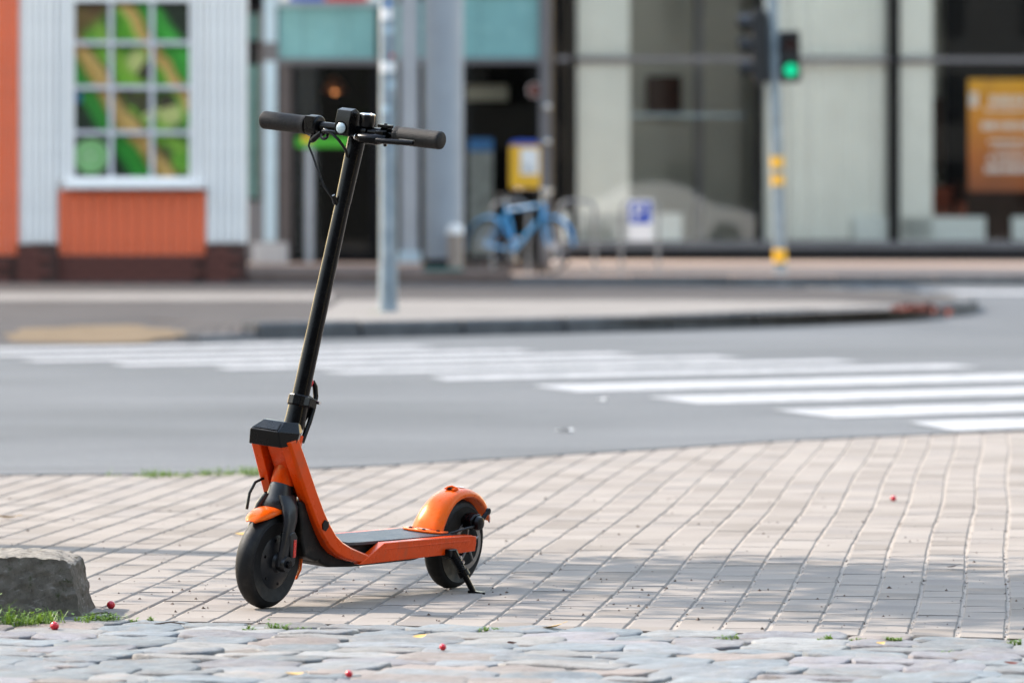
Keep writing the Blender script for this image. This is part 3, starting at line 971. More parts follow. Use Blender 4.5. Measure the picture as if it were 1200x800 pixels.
# round green badge in the lowest left pane, and a small blue mark higher up
bd = MB()
cx, cz, yb = X1(106), Z1(183), D1 + 0.098
mt = Matrix.Translation((cx, yb, cz)) @ Matrix.Rotation(R(90), 4, 'X')
bd.m = 0; bd.lathe([(0.0, 0.0), (0.195, 0.0), (0.195, 0.004), (0.0, 0.004)], 40, mt)
bd.m = 1; bd.lathe([(0.165, 0.0045), (0.178, 0.0045), (0.178, 0.007), (0.165, 0.007)], 40, mt, closed=True)
for i, (zz, hw) in enumerate(((0.085, 0.075), (0.045, 0.115), (0.0, 0.13), (-0.045, 0.115), (-0.085, 0.07))):
    x = -hw
    while x < hw - 0.02:
        wd = random.uniform(0.02, 0.045)
        bd.box((cx + x, yb - 0.008, cz + zz - 0.012), (cx + min(hw, x + wd), yb - 0.0045, cz + zz + 0.012 + random.uniform(-.006, .006)))
        x += wd + 0.012
local(bd, shop).build('badge', [M['badge_green'], M['badge_pale']], window, smooth=0)
local(MB().box((X1(86.5), D1 + .094, Z1(120)), (X1(95), D1 + .098, Z1(107))), shop).build('blue_mark', M['blue'], window, smooth=0)

# ================================================================== SHOP ENTRANCE BEHIND A TERRACE
D2 = 74.0
k2 = D2 / F
X2 = lambda u: (u - 600) * k2
Z2 = lambda v: H - (v - YH) * k2
TZ = 0.207
g = MB().prism([(X1(290.5), D1), (X1(599), D1), (X1(590), 64.0), (-0.62, 65.6), (-0.62, 73.2), (0.5, 73.6), (0.5, 74.6), (-4.2, 74.6)], PZ - 0.06, TZ, axis='z')
terrace = tag(g.build('terrace', M['terrace'], smooth=0, bevel=0.015), kind='structure')
ent = empty('entrance_building', (X2(460), D2, TZ), label='shop entrance with teal glass panels above two dark doorways', cat='building')


def ebox(name, u0, u1, v0, v1, mat, y0=0.0, y1=0.12, parent=None, bevel=0.0):
    b = MB().box((X2(u0), D2 + y0, Z2(v1)), (X2(u1), D2 + y1, Z2(v0)))
    return local(b, ent).build(name, mat, parent or ent, smooth=0, bevel=bevel)


VB = YH + (H - TZ) / k2                      # row of the terrace level at this depth
# upper storey over the entrance, out of the picture above
up = MB().box((X2(284), D2 + 0.10, Z2(-9)), (X2(640), D2 + 9, 9.0))
local(up, ent).build('wall', M['column'], ent, smooth=0)
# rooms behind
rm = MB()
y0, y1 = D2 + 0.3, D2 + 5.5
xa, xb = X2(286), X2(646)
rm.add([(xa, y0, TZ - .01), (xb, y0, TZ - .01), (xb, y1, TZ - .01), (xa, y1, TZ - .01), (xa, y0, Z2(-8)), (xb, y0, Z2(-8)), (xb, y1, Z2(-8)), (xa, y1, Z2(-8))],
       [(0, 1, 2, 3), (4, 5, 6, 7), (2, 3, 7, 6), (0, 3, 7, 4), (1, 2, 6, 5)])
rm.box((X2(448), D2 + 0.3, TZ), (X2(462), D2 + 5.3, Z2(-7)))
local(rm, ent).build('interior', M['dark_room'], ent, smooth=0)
# left side light
ebox('frame', 284, 288, -8, VB, M['pale_frame'], -0.02)
sl = ebox('side_light', 288, 309, 12, 300, M['window_glass'], 0.05, 0.056)
ebox('blind', 289, 304, 16, 47, M['teal'], 0.12, 0.14, sl)
ebox('blind', 288.5, 303, 76, 232, M['teal'], 0.12, 0.14, sl)
ebox('rail', 288, 309, 49, 55, M['dark_frame'], 0.0, 0.10, sl)
ebox('rail', 288, 309, 3, 11.8, M['dark_frame'], 0.0, 0.10, sl)
ebox('bottom_panel', 288, 309, 236, VB - .3, M['grey_frame'], 0.0, 0.08, sl)
ebox('post', 303, 308.8, 12.2, 235.5, M['brown_jamb'], -0.01, 0.09)
ebox('post', 309.2, 324, -8, 50, M['pale_frame'], -0.03, 0.10)
ebox('post', 309.2, 324, 72, VB, M['pale_frame'], -0.03, 0.10)
ebox('post', 309.2, 326, 50.2, 71.8, M['grey_frame'], -0.025, 0.10)
# teal panels
tp = [(326, 355), (355.6, 398), (398.6, 410), (410.6, 440.5)]
for a, b in tp: ebox('teal_panel', a, b, 8, 68.5, M['teal'], 0.02 + random.uniform(0, .01), 0.08)
ebox('fascia', 324.3, 446, -8, 7.8, M['pale_frame'], -0.02, 0.10)
ebox('lintel', 324.2, 446, 68.8, 76, M['grey_frame'], -0.03, 0.12)
ebox('post', 440.7, 448, 7.9, 68.6, M['dark_frame'], -0.02, 0.12)
ebox('post', 438, 448, 76.2, VB, M['dark_frame'], -0.02, 0.12)
ebox('jamb', 326.2, 341, 76.2, VB, M['brown_jamb'], 0.0, 0.12)
# glass door: frame, panes, green film, handle post
door = ebox('door', 341.3, 346, 76.4, VB - .5, M['dark_frame'], 0.02, 0.09)
ebox('door_stile', 358, 367, 173, VB - .6, M['column'], 0.0, 0.06, door)
ebox('door_stile', 433, 437.6, 76.4, VB - .5, M['dark_frame'], 0.02, 0.09, door)
ebox('pane', 346.3, 432.7, 77, VB - 8, M['window_glass'], 0.05, 0.056, door)
ebox('green_film', 347, 411, 161, 172, M['green_strip'], 0.036, 0.042, door)
ebox('yellow_film', 355, 366, 159.5, 166, M['yellow'], 0.030, 0.034, door)
ebox('bottom_rail', 346.3, 432.7, VB - 8, VB - .7, M['dark_frame'], 0.02, 0.09, door)
# middle pilaster with a paler foot
ebox('pilaster', 470, 490, -8, VB - 13, M['column'], -0.14, 0.14)
ebox('pilaster_foot', 467, 493, VB - 13, VB, M['pale_frame'], -0.18, 0.16)
ebox('teal_panel', 461, 469.7, 4, 68, M['teal'], 0.02, 0.08)
ebox('teal_panel', 490.3, 503, 0, 68, M['teal'], 0.02, 0.08)
ebox('lintel', 448.3, 469.7, 68.3, 76, M['grey_frame'], -0.03, 0.12)
ebox('lintel', 490.3, 632, 68.3, 75, M['grey_frame'], -0.03, 0.12)
ebox('teal_panel', 503.3, 562, -6, 68, M['teal'], 0.022, 0.08)
ebox('teal_panel', 562.4, 632, -6, 68, M['teal'], 0.03, 0.08)
ebox('fascia', 490.3, 632, -9, -6.2, M['brown_jamb'], -0.02, 0.10)
door2 = ebox('door', 540, 545.5, 75.3, VB - .5, M['dark_frame'], 0.02, 0.09)
ebox('door_stile', 626.5, 631.7, 75.3, VB - .5, M['dark_frame'], 0.02, 0.09, door2)
ebox('pane', 545.7, 626.3, 75.5, VB - 8, M['window_glass'], 0.05, 0.056, door2)
ebox('bottom_rail', 545.7, 626.3, VB - 8, VB - .7, M['dark_frame'], 0.02, 0.09, door2)
jb = ebox('jamb', 632.2, 645, -8, VB + 10, M['grey_frame'], -0.06, 0.30)
for v in (126, 167):
    kb = MB().lathe([(0.0, 0.0), (0.045, 0.0), (0.05, 0.02), (0.03, 0.045), (0.0, 0.05)], 16, Matrix.Translation((X2(640), D2 - 0.06, Z2(v))) @ Matrix.Rotation(R(90), 4, 'X'))
    local(kb, ent).build('bolt', M['chrome'], jb)
# round column on the terrace edge
D3 = 68.0
cl = empty('round_column', (D3 * (520 - 600) / F, D3, TZ), label='thick round grey column before the right doorway', cat='column')
MB().lathe([(0.235, 0.10), (0.235, 4.6)], 36).build('shaft', M['column'], cl)
MB().lathe([(0.26, 0.0), (0.26, 0.06), (0.24, 0.098)], 36).build('base', M['dark_frame'], cl)
# shop sign above the door, only its lower edge in view
sg = empty('shop_sign', (X2(385), D2 - 0.10, Z2(1)), label='pale sign board with blue and red lower edge above the left door', cat='sign')
MB().box((-0.62, -0.05, 0.0), (0.62, 0.06, 0.7)).build('board', M['white_board'], sg, smooth=0)
MB().box((-0.50, -0.056, -0.012), (-0.05, -0.051, 0.14)).build('blue_field', M['sign_blue'], sg, smooth=0)
MB().box((-0.04, -0.056, -0.012), (0.50, -0.051, 0.14)).build('red_field', M['red'], sg, smooth=0)

# things at the entrance
pd = empty('pendant_lamp', (X2(388), D2 + 1.6, Z2(-8)), label='copper pendant lamp glimmering inside the dark left doorway', cat='lamp')
dz = (97 - (-8)) * (D2 + 1.6) / F
MB().tube([(0, 0, 0), (0, 0, -dz + 0.12)], 0.008, 8).build('cord', M['dark_frame'], pd)
MB().lathe([(0.03, 0.14), (0.06, 0.12), (0.13, 0.05), (0.16, -0.06), (0.15, -0.06), (0.12, 0.04), (0.03, 0.11)], 28, Matrix.Translation((0, 0, -dz))).build('lamp_shade', M['copper'], pd)
MB().lathe([(0.0, 0.03), (0.04, 0.0), (0.045, -0.05), (0.0, -0.09)], 16, Matrix.Translation((0, 0, -dz))).build('bulb', emit_mat('dim_warm_bulb', (1.0, 0.35, 0.12), 1.2), pd)

pb = MB()
x_, y_ = X2(318), D2 - 0.75
pt = empty('planter', (x_, y_, TZ), label='low pale grey planter box beside the side light of the entrance', cat='planter')
MB().box((-0.20, -0.15, 0.0), (0.24, 0.15, 0.26)).build('box', M['planter_grey'], pt, smooth=0, bevel=0.01)
MB().box((-0.18, -0.13, 0.262), (0.22, 0.13, 0.275)).build('soil', M['soil'], pt, smooth=0)

bn = empty('waste_bin', (D3 * (534 - 600) / F, D3 - 0.45, TZ), label='slim beige waste bin with white lid at the foot of the round column', cat='bin')
MB().lathe([(0.085, 0.0), (0.098, 0.40)], 20).build('body', M['beige'], bn)
MB().lathe([(0.102, 0.402), (0.102, 0.43), (0.07, 0.50), (0.0, 0.52)], 20).build('lid', M['white_board'], bn)
dm = MB().box((-0.98, D1 + 0.6, TZ + 0.001), (-0.55, D1 + 1.9, TZ + 0.03))
tag(dm.build('doormat', M['teal_mat'], smooth=0, bevel=0.006), 'dark teal doormat on the terrace before the round column', 'doormat')

# poster with a blue head standing inside the right doorway
pp = empty('display_board', (X2(563), D2 + 0.8, TZ), label='grey display board with blue head inside the right doorway', cat='display board')
hh = 0.0135
MB().box((-0.16, -0.02, 0.05), (0.16, 0.02, 1.45)).build('panel', M['grey_print'], pp, smooth=0)
MB().box((-0.16, -0.026, 1.452), (0.16, 0.022, 1.62)).build('head', M['blue'], pp, smooth=0)
MB().box((-0.2, -0.15, 0.0), (0.2, 0.15, 0.048)).build('foot', M['dark_frame'], pp, smooth=0)
lb = empty('light_box', (X2(570), D2 + 1.2, Z2(107)), label='wide cream light box hanging high inside the right doorway', cat='light box')
MB().box((-0.28, -0.06, -0.10), (0.28, 0.06, 0.11)).build('case', M['cream'], lb, smooth=0, bevel=0.01)
MB().tube([(-0.2, 0, 0.11), (-0.2, 0, Z2(-8) - Z2(107) )], 0.006, 6).build('wire', M['dark_frame'], lb)
MB().tube([(0.2, 0, 0.11), (0.2, 0, Z2(-8) - Z2(107))], 0.006, 6).build('wire', M['dark_frame'], lb)
rs = empty('round_sign', (X2(626.5), D2 - 0.0, Z2(106)), label='small round red sign on the frame of the right doorway', cat='sign')
MB().lathe([(0.0, 0.0), (0.085, 0.0), (0.085, 0.02), (0.0, 0.022)], 24, Matrix.Rotation(R(90), 4, 'X')).build('disc', M['leaf_red'], rs)
MB().lathe([(0.086, 0.0), (0.095, 0.0), (0.095, 0.015), (0.086, 0.015)], 24, Matrix.Rotation(R(90), 4, 'X'), closed=True).build('rim', M['white_board'], rs)

# yellow box on its post
D4 = 69.2
X4 = lambda u: (u - 600) * D4 / F
Z4 = lambda v: H - (v - YH) * D4 / F
yb = empty('post_box', (X4(615), D4, PZ), label='yellow box with white label and blue top before the right doorway', cat='box')
zb, zt = Z4(221) - PZ, Z4(166) - PZ
MB().box((-0.185, -0.12, zb), (0.185, 0.12, zt - 0.045)).build('body', M['yellow'], yb, smooth=30, bevel=0.02)
MB().prism([(-0.19, zt - 0.043), (0.19, zt - 0.043), (0.14, zt + 0.012), (-0.14, zt + 0.012)], -0.125, 0.125).build('lid', M['sign_blue'], yb, smooth=0, bevel=0.008)
lbp = MB().box((-0.05, -0.125, zb + 0.17), (0.165, -0.1205, zt - 0.09)).build('label_plate', M['white_board'], yb, smooth=0)
MB().box((-0.02, -0.128, zb + 0.21), (0.13, -0.1255, zb + 0.23)).build('print_line', M['grey_print'], lbp, smooth=0)
MB().box((-0.02, -0.128, zb + 0.26), (0.10, -0.1255, zb + 0.28)).build('print_line', M['grey_print'], lbp, smooth=0)
MB().tube([(0.17, 0.17, 0), (0.17, 0.17, zt - 0.05)], 0.022, 12).build('post', M['dark_frame'], yb)
MB().box((-0.08, 0.121, zb + 0.1), (0.19, 0.15, zb + 0.2)).build('bracket', M['dark_frame'], yb, smooth=0)

# ================================================================== GLASS-FRONTED BUILDING
TH = R(-5.5)                                   # its front stands a little turned
GX = lambda u: (u - 600) * GD / F
GZ = lambda v: H - (v - YH) * GD / F
gb = empty('glass_building', (GX(880), GD, PZ), rot=(0, 0, -TH), label='glass fronted building with black mullions and pale curtains', cat='building')
GL = Vector(gb.location)


def gbox(name, u0, u1, v0, v1, mat, y0, y1, parent=None, bevel=0.0):
    b = MB().box((GX(u0) - GL.x, y0, GZ(v1) - GL.z), (GX(u1) - GL.x, y1, GZ(v0) - GL.z))
    return b.build(name, mat, parent or gb, smooth=0, bevel=bevel)


UE = 1700
TOPV = -420
gbox('plinth', 646, UE, 293, 306, M['dark_frame'], -0.06, 0.3)
gbox('ledge', 646, UE, 283, 292.8, M['grey_frame'], -0.12, 0.3, bevel=0.01)
rm = MB()
xa, xb, ya, yb_, za, zb_ = GX(648) - GL.x, GX(UE) - GL.x, 0.31, 8.0, GZ(283) - GL.z, GZ(-400) - GL.z
rm.add([(xa, ya, za), (xb, ya, za), (xb, yb_, za), (xa, yb_, za)], [(0, 1, 2, 3)])
rm.build('interior_floor', M['room_floor'], gb, smooth=0)
rm = MB()
rm.add([(xa, yb_, za), (xb, yb_, za), (xb, yb_, zb_), (xa, yb_, zb_), (xa, ya, za), (xb, ya, za), (xb, ya, zb_), (xa, ya, zb_)], [(0, 1, 2, 3), (0, 3, 7, 4), (1, 2, 6, 5), (2, 3, 7, 6)])
rm.build('interior_wall', M['olive_wall'], gb, smooth=0)
gbox('upper_wall', 646, UE, -520, -401, M['grey_frame'], 0.0, 9.0)
# mullions and transoms
MU = [(645, 649.5), (668, 674), (886, 894.5), (1045, 1055), (1262, 1270), (1480, 1488)]
for a, b in MU: gbox('mullion', a, b, -400.5, 282.8, M['dark_frame'], -0.09, 0.10)
for (a, b), (c_, d_) in zip(MU, MU[1:]):
    gbox('transom', b + 0.1, c_ - 0.1, 66.5, 72.5, M['grey_frame'], -0.05, 0.08)
    gbox('pane', b + 0.1, c_ - 0.1, -400, 66.4, M['glass'], 0.0, 0.006)
    gbox('pane', b + 0.1, c_ - 0.1, 72.6, 282.7, M['glass'], 0.0, 0.006)
# what stands behind the glass
gbox('dark_panel', 650, 667.5, -399, 282, M['dark_frame'], 0.5, 0.6)
gbox('pale_pillar', 676, 738, -399, 282.6, M['pale_column'], 0.11, 0.9)
gbox('pale_pillar', 1058, 1097, -399, 282.6, M['pale_column'], 0.11, 0.9)
gbox('inner_wall', 700, 900, -399, 282, M['olive_wall'], 3.2, 3.4)
gbox('wall_cabinet', 785, 826, 84, 132, M['brown_wood'], 3.0, 3.19)  # solid dark wooden cabinet against the inner wall
gbox('inner_post', 832, 842, -399, 282, M['grey_frame'], 1.9, 2.1)
gbox('inner_rail', 739, 884, 132, 136, M['pale_frame'], 1.0, 1.05)
# curtain with folds, hung just behind the middle bay
rows = [[], []]
n_ = 150
for i in range(n_ + 1):
    t = i / n_
    x = GX(896) + (GX(1044.5) - GX(896)) * t - GL.x
    y = 0.24 + 0.025 * math.sin(t * 62 + 3 * math.sin(t * 9)) + 0.06 * noise.noise(Vector((t * 7, 0, 0)))
    rows[0].append((x, y, GZ(281) - GL.z)); rows[1].append((x + 0.02 * noise.noise(Vector((t * 11, 4, 0))), y * 1.0 + 0.02, GZ(-398) - GL.z))
cu = MB().strip(rows).build('curtain', M['curtain'], gb, smooth=80)
# dark back of the right bay
gbox('dark_screen', 1139, UE, -399, 282, M['dark_frame'], 2.2, 2.3)
gbox('inner_wall', 1098, 1138, -399, 282, M['olive_wall'], 2.6, 2.7)
gbox('cabinet', 1101, 1134, 112, 196, M['brown_wood'], 2.2, 2.55)


def gthing(name, u, v, y, label, cat, group=None):
    """an Empty standing at pixel (u, v), y metres behind the glass"""
    p = gb_m @ Vector((GX(u) - GL.x, y, GZ(v) - GL.z))
    return empty(name, p, (0, 0, -TH), label, cat, group)


gb_m = Matrix.Translation(GL) @ Matrix.Rotation(-TH, 4, 'Z')
gk = GD / F
# low white radiators behind the glass
for (a, b, v0, lab) in ((660, 800, 250, 'longest low white radiator behind the glass at the left pillar'), (1003, 1044, 253, 'short white radiator standing under the pale curtain'),
                        (1060, 1160, 254, 'low white radiator behind the glass right of the black mullion'), (1192, 1255, 254, 'low white radiator under the amber poster')):
    rd = gthing('radiator', (a + b) / 2, 283, 0.16, lab, 'radiator', 'low white radiators along the glass')
    hw = (b - a) / 2 * gk; hh = (283 - v0) * gk
    MB().box((-hw, -0.05, 0.012), (hw, 0.05, hh)).build('body', M['white_metal'], rd, smooth=0, bevel=0.008)
    for i in (-1, 1): MB().box((i * hw * 0.8 - 0.02, -0.03, 0.0), (i * hw * 0.8 + 0.02, 0.03, 0.011)).build('foot', M['white_metal'], rd, smooth=0)
# amber poster
ap = gthing('amber_poster', 1190, 158, 0.16, 'amber and brown poster with pale lettering in the right bay', 'poster')
hw, hh = 50 * gk, 66 * gk
MB().box((-hw, -0.01, -hh), (hw, 0.012, hh)).build('sheet', M['amber'], ap, smooth=0)
lt = MB()
lr = random.Random(3)
for (v, h_, u0, u1) in ((117, 10, 1166, 1212), (128, 4, 1160, 1216), (147, 9, 1156, 1222), (165, 4, 1164, 1212), (174, 4, 1168, 1208), (186, 6, 1163, 1214), (198, 8, 1160, 1220)):
    u = u0
    while u < u1:
        wd = lr.uniform(3, 7)
        lt.box(((u - 1190) * gk, -0.014, (158 - v - h_ / 2) * gk), ((min(u1, u + wd) - 1190) * gk, -0.0105, (158 - v + h_ / 2) * gk))
        u += wd + lr.choice((0.8, 0.8, 1.0, 2.6))
lt.build('lettering', M['white_board'], ap, smooth=0)
MB().box((-hw + 0.02, -0.0145, (158 - 125) * gk), (-hw + 0.15, -0.0105, (158 - 108) * gk)).build('pale_mark', M['white_board'], ap, smooth=0)
# rust red armchair and dark table
ch = gthing('armchair', 1119, 283, 1.35, 'rust red armchair in the dark right bay behind the radiator', 'armchair')
MB().box((-0.30, -0.28, 0.16), (0.30, 0.30, 0.44)).build('seat', M['rust_fabric'], ch, bevel=0.05, segs=3)
MB().box((-0.28, 0.20, 0.45), (0.28, 0.40, 0.88)).build('backrest', M['rust_fabric'], ch, bevel=0.06, segs=3)
for s_ in (-1, 1): MB().box((s_ * 0.36 - 0.06, -0.28, 0.14), (s_ * 0.36 + 0.06, 0.34, 0.62)).build('armrest', M['rust_fabric'], ch, bevel=0.04, segs=3)
for sx in (-1, 1):
    for sy in (-1, 1): MB().tube([(sx * 0.27, sy * 0.24, 0.0), (sx * 0.25, sy * 0.22, 0.17)], [0.018, 0.025], 8).build('leg', M['brown_wood'], ch)
cb = gthing('counter', 1215, 283, 1.7, 'dark brown wooden counter behind the amber poster', 'counter')
MB().box((-1.0, -0.25, 0.0), (1.4, 0.25, 0.92)).build('body', M['brown_wood'], cb, smooth=0, bevel=0.01)
MB().box((-1.04, -0.29, 0.923), (1.44, 0.29, 0.965)).build('top', M['brown_wood'], cb, smooth=0, bevel=0.008)

# ================================================================== STREET FURNITURE
# lamp post on the island
lp0 = on(455, 366, PZ)
lpost = empty('street_post', (lp0.x, lp0.y, PZ), label='pale grey steel street post with stickers on the far kerb', cat='post')
MB().tube([(0, 0, 0), (0, 0, 0.35)], [0.074, 0.070], 20).build('foot', M['pole'], lpost)
MB().tube([(0, 0, 0.352), (0, 0, 5.2), (0, 0, 6.5)], [0.066, 0.064, 0.055], 20).build('shaft', M['pole'], lpost)
ks = F / lp0.y
for (v, h_, m_, a0, a1) in ((17, 13, 'white_sticker', -150, -60), (36, 8, 'pale_frame', -120, -50), (79, 12, 'white_sticker', -150, -40), (66, 5, 'red', -75, -50), (5, 6, 'blue', -110, -70), (128, 9, 'pale_frame', -130, -80), (100, 8, 'pale_frame', -90, -40)):
    z = (YH - v) / ks + H - PZ
    rows = [[], []]
    for i in range(7):
        an = R(a0 + (a1 - a0) * i / 6)
        for j, zz in ((0, z - h_ / ks / 2), (1, z + h_ / ks / 2)):
            rows[j].append((0.0685 * math.cos(an), 0.0685 * math.sin(an), zz))
    MB().strip(rows).build('sticker', M[m_], lpost)

# traffic light
tl0 = on(914.5, 321, PZ)
tl = empty('traffic_light', (tl0.x, tl0.y, PZ), rot=(0, R(-1.6), 0), label='grey traffic light pole with yellow bands and green walk signal', cat='traffic light')
kt = tl0.y / F
TZV = lambda v: H - (v - YH) * kt - PZ
MB().tube([(0, 0, 0), (0, 0, 4.2)], 0.075, 20).build('pole', M['pole'], tl)
for v, h_ in ((190, 13), (211, 12), (300, 16)):
    MB().tube([(0, 0, TZV(v) - h_ * kt / 2), (0, 0, TZV(v) + h_ * kt / 2)], 0.079, 20).build('band', M['yellow'], tl)


def ring_visor(mb, c, r, L, facing):
    """a hood: open-bottomed half tube in front of a lens"""
    rows = [[], [], [], []]
    for i in range(15):
        an = R(-30 + 240 * i / 14)
        for j, (rr, dd) in enumerate(((r, 0), (r, L), (r - 0.008, L), (r - 0.008, 0))):
            a_, z_ = rr * math.cos(an), rr * math.sin(an)
            dl = dd * (1.0 if 0 < i < 14 else 0.75)
            if facing == 'cam': rows[j].append((c[0] + a_, c[1] - dl, c[2] + z_))
            else: rows[j].append((c[0] - dl, c[1] + a_, c[2] + z_))
    mb.strip(rows)


px = 0.195; wz0, wz1 = TZV(97), TZV(37)
ped = MB().box((px - 0.125, -0.10, wz0), (px + 0.125, 0.08, wz1)).build('walk_signal', M['signal'], tl, smooth=0, bevel=0.02)
for v, m_ in ((83, 'green_light'), (53, 'red_off')):
    MB().lathe([(0.0, 0.012), (0.05, 0.008), (0.080, 0.0)], 28, Matrix.Translation((px, -0.101, TZV(v))) @ Matrix.Rotation(R(90), 4, 'X')).build('lens', M[m_], ped)
    vm = MB(); ring_visor(vm, (px, -0.10, TZV(v)), 0.108, 0.16, 'cam'); vm.build('visor', M['signal'], ped)
MB().box((0.06, -0.02, TZV(70)), (px - 0.126, 0.02, TZV(64))).build('bracket', M['signal'], tl, smooth=0)
vx = -0.17
veh = MB().box((vx - 0.10, -0.15, TZV(97)), (vx + 0.09, 0.15, TZV(12))).build('car_signal', M['signal'], tl, smooth=0, bevel=0.02)
for v in (28, 54, 81):
    MB().lathe([(0.0, 0.012), (0.06, 0.008), (0.095, 0.0)], 24, Matrix.Translation((vx - 0.101, 0, TZV(v))) @ Matrix.Rotation(R(-90), 4, 'Y')).build('lens', M['red_off'], veh)
    vm = MB(); ring_visor(vm, (vx - 0.10, 0, TZV(v)), 0.118, 0.17, 'left'); vm.build('visor', M['fork'], veh)
MB().box((vx + 0.091, -0.02, TZV(30)), (-0.06, 0.02, TZV(24))).build('bracket', M['signal'], tl, smooth=0)
MB().box((vx + 0.091, -0.02, TZV(88)), (-0.06, 0.02, TZV(82))).build('bracket', M['signal'], tl, smooth=0)

# bicycle stands
DR = F * (H - PZ) / (320 - YH)
XR = lambda u: (u - 600) * DR / F
for (a, b, lab) in ((577, 619, 'steel bicycle stand that the blue bicycle leans on'), (655, 697, 'empty steel bicycle stand right of the blue bicycle'), (728, 771, 'steel bicycle stand with the blue parking sign')):
    rk = empty('bike_rack', (XR((a + b) / 2), DR, PZ), label=lab, cat='bicycle stand', group='bicycle stands before the glass front')
    hw = XR(b) - XR((a + b) / 2); hh = 0.90
    path = [(-hw, 0, 0), (-hw, 0, hh - 0.12)]
    for i in range(1, 6):
        an = R(180 - 18 * i); path.append((-hw + 0.12 + 0.12 * math.cos(an), 0, hh - 0.12 + 0.12 * math.sin(an)))
    for i in range(0, 6):
        an = R(90 - 18 * i); path.append((hw - 0.12 + 0.12 * math.cos(an), 0, hh - 0.12 + 0.12 * math.sin(an)))
    path.append((hw, 0, 0))
    MB().tube(path, 0.021, 14).build('hoop', M['rack'], rk)
    for s_ in (-1, 1): MB().lathe([(0.06, 0.0), (0.06, 0.012), (0.028, 0.02)], 16, Matrix.Translation((s_ * hw, 0, 0.002))).build('flange', M['rack'], rk)
sgn = empty('parking_sign', (XR(750), DR - 0.045, PZ + 0.40), label='white parking sign with blue field hung on the bicycle stand', cat='sign')
MB().box((-0.155, -0.006, 0.0), (0.155, 0.006, 0.52)).build('plate', M['white_board'], sgn, smooth=0, bevel=0.003)
bf = MB().box((-0.135, -0.010, 0.22), (0.135, -0.0065, 0.49)).build('blue_field', M['sign_blue'], sgn, smooth=0)
fc = bpy.data.curves.new('letter', 'FONT'); fc.body = 'P'; fc.size = 0.30; fc.extrude = 0.002; fc.align_x = 'CENTER'
fc.materials.append(M['white_board'])
ft_ = bpy.data.objects.new('letter_text', fc); COL.objects.link(ft_)
bpy.context.view_layer.update()
lme = bpy.data.meshes.new_from_object(ft_.evaluated_get(bpy.context.evaluated_depsgraph_get()))
bpy.data.objects.remove(ft_)
fo = link_mesh('letter', lme, bf)
fo.location = (-0.02, -0.0135, 0.255); fo.rotation_euler = (R(90), 0, 0)
for i in (-1, 1): MB().box((i * 0.11 - 0.012, 0.0065, 0.40), (i * 0.11 + 0.012, 0.05, 0.49)).build('clip', M['dark_frame'], sgn, smooth=0)

# bicycle leaning at the first stand
bx0 = XR(607); by0 = DR - 0.42
bike = empty('bicycle', (bx0, by0, PZ), rot=(R(-4), 0, R(-41)), label='blue city bicycle parked at a steel stand before the entrance', cat='bicycle')


def bike_wheel(x):
    mt = Matrix.Translation((x, 0, 0.345)) @ Matrix.Rotation(R(90), 4, 'X')
    w_ = MB().lathe([(0.315, -0.012), (0.325, -0.012), (0.325, 0.012), (0.315, 0.012)], 48, mt, closed=True)
    w_.lathe([(0.02, -0.04), (0.02, 0.04)], 14, mt)
    wo = w_.build('wheel', M['chrome'], bike)
    MB().lathe([(0.330 + 0.021 * math.cos(2 * math.pi * i / 10), 0.021 * math.sin(2 * math.pi * i / 10)) for i in range(10)], 48, mt, closed=True).build('tyre', M['tyre'], wo)
    sp = MB()
    for i in range(28):
        an = 2 * math.pi * i / 28
        sp.tube([(x + 0.02 * math.cos(an + .5), 0.03 * (-1) ** i, 0.345 + 0.02 * math.sin(an + .5)), (x + 0.316 * math.cos(an), 0, 0.345 + 0.316 * math.sin(an))], 0.0016, 4, caps=False)
    sp.build('spokes', M['chrome'], wo)


bike_wheel(0.52); bike_wheel(-0.52)
fm = MB()
bb = (-0.07, 0, 0.30); st = (-0.24, 0, 0.83); ht = (0.36, 0, 0.88); hb = (0.385, 0, 0.74)
fm.tube([bb, st], 0.022, 12).tube([(-0.225, 0, 0.785), (0.362, 0, 0.855)], 0.020, 12).tube([bb, hb], 0.026, 12).tube([hb, ht], 0.025, 12)
for s_ in (-1, 1): fm.tube([(-0.07, s_ * 0.03, 0.30), (-0.52, s_ * 0.055, 0.345)], 0.011, 8).tube([(-0.22, s_ * 0.02, 0.78), (-0.52, s_ * 0.055, 0.345)], 0.009, 8)
fm.build('frame', M['bike_blue'], bike)
fk = MB()
for s_ in (-1, 1): fk.tube([(0.39, s_ * 0.03, 0.72), (0.45, s_ * 0.052, 0.50), (0.52, s_ * 0.052, 0.345)], [0.014, 0.013, 0.009], 10)
fk.build('fork', M['bike_blue'], bike)
MB().tube([(0.36, 0, 0.88), (0.345, 0, 1.0), (0.37, 0, 1.04)], 0.013, 10).build('stem', M['chrome'], bike)
MB().tube([(0.18, -0.29, 1.02), (0.28, -0.27, 1.05), (0.36, -0.12, 1.055), (0.375, 0, 1.04), (0.36, 0.12, 1.055), (0.28, 0.27, 1.05), (0.18, 0.29, 1.02)], 0.011, 10).build('handlebar', M['chrome'], bike)
MB().tube([(-0.24, 0, 0.83), (-0.275, 0, 0.95)], 0.013, 10).build('seat_post', M['chrome'], bike)
MB().prism([(-0.42, 0.96), (-0.40, 1.0), (-0.26, 0.985), (-0.13, 0.985), (-0.13, 0.965), (-0.27, 0.945)], -0.06, 0.06).build('saddle', M['black'], bike, bevel=0.02, segs=3)
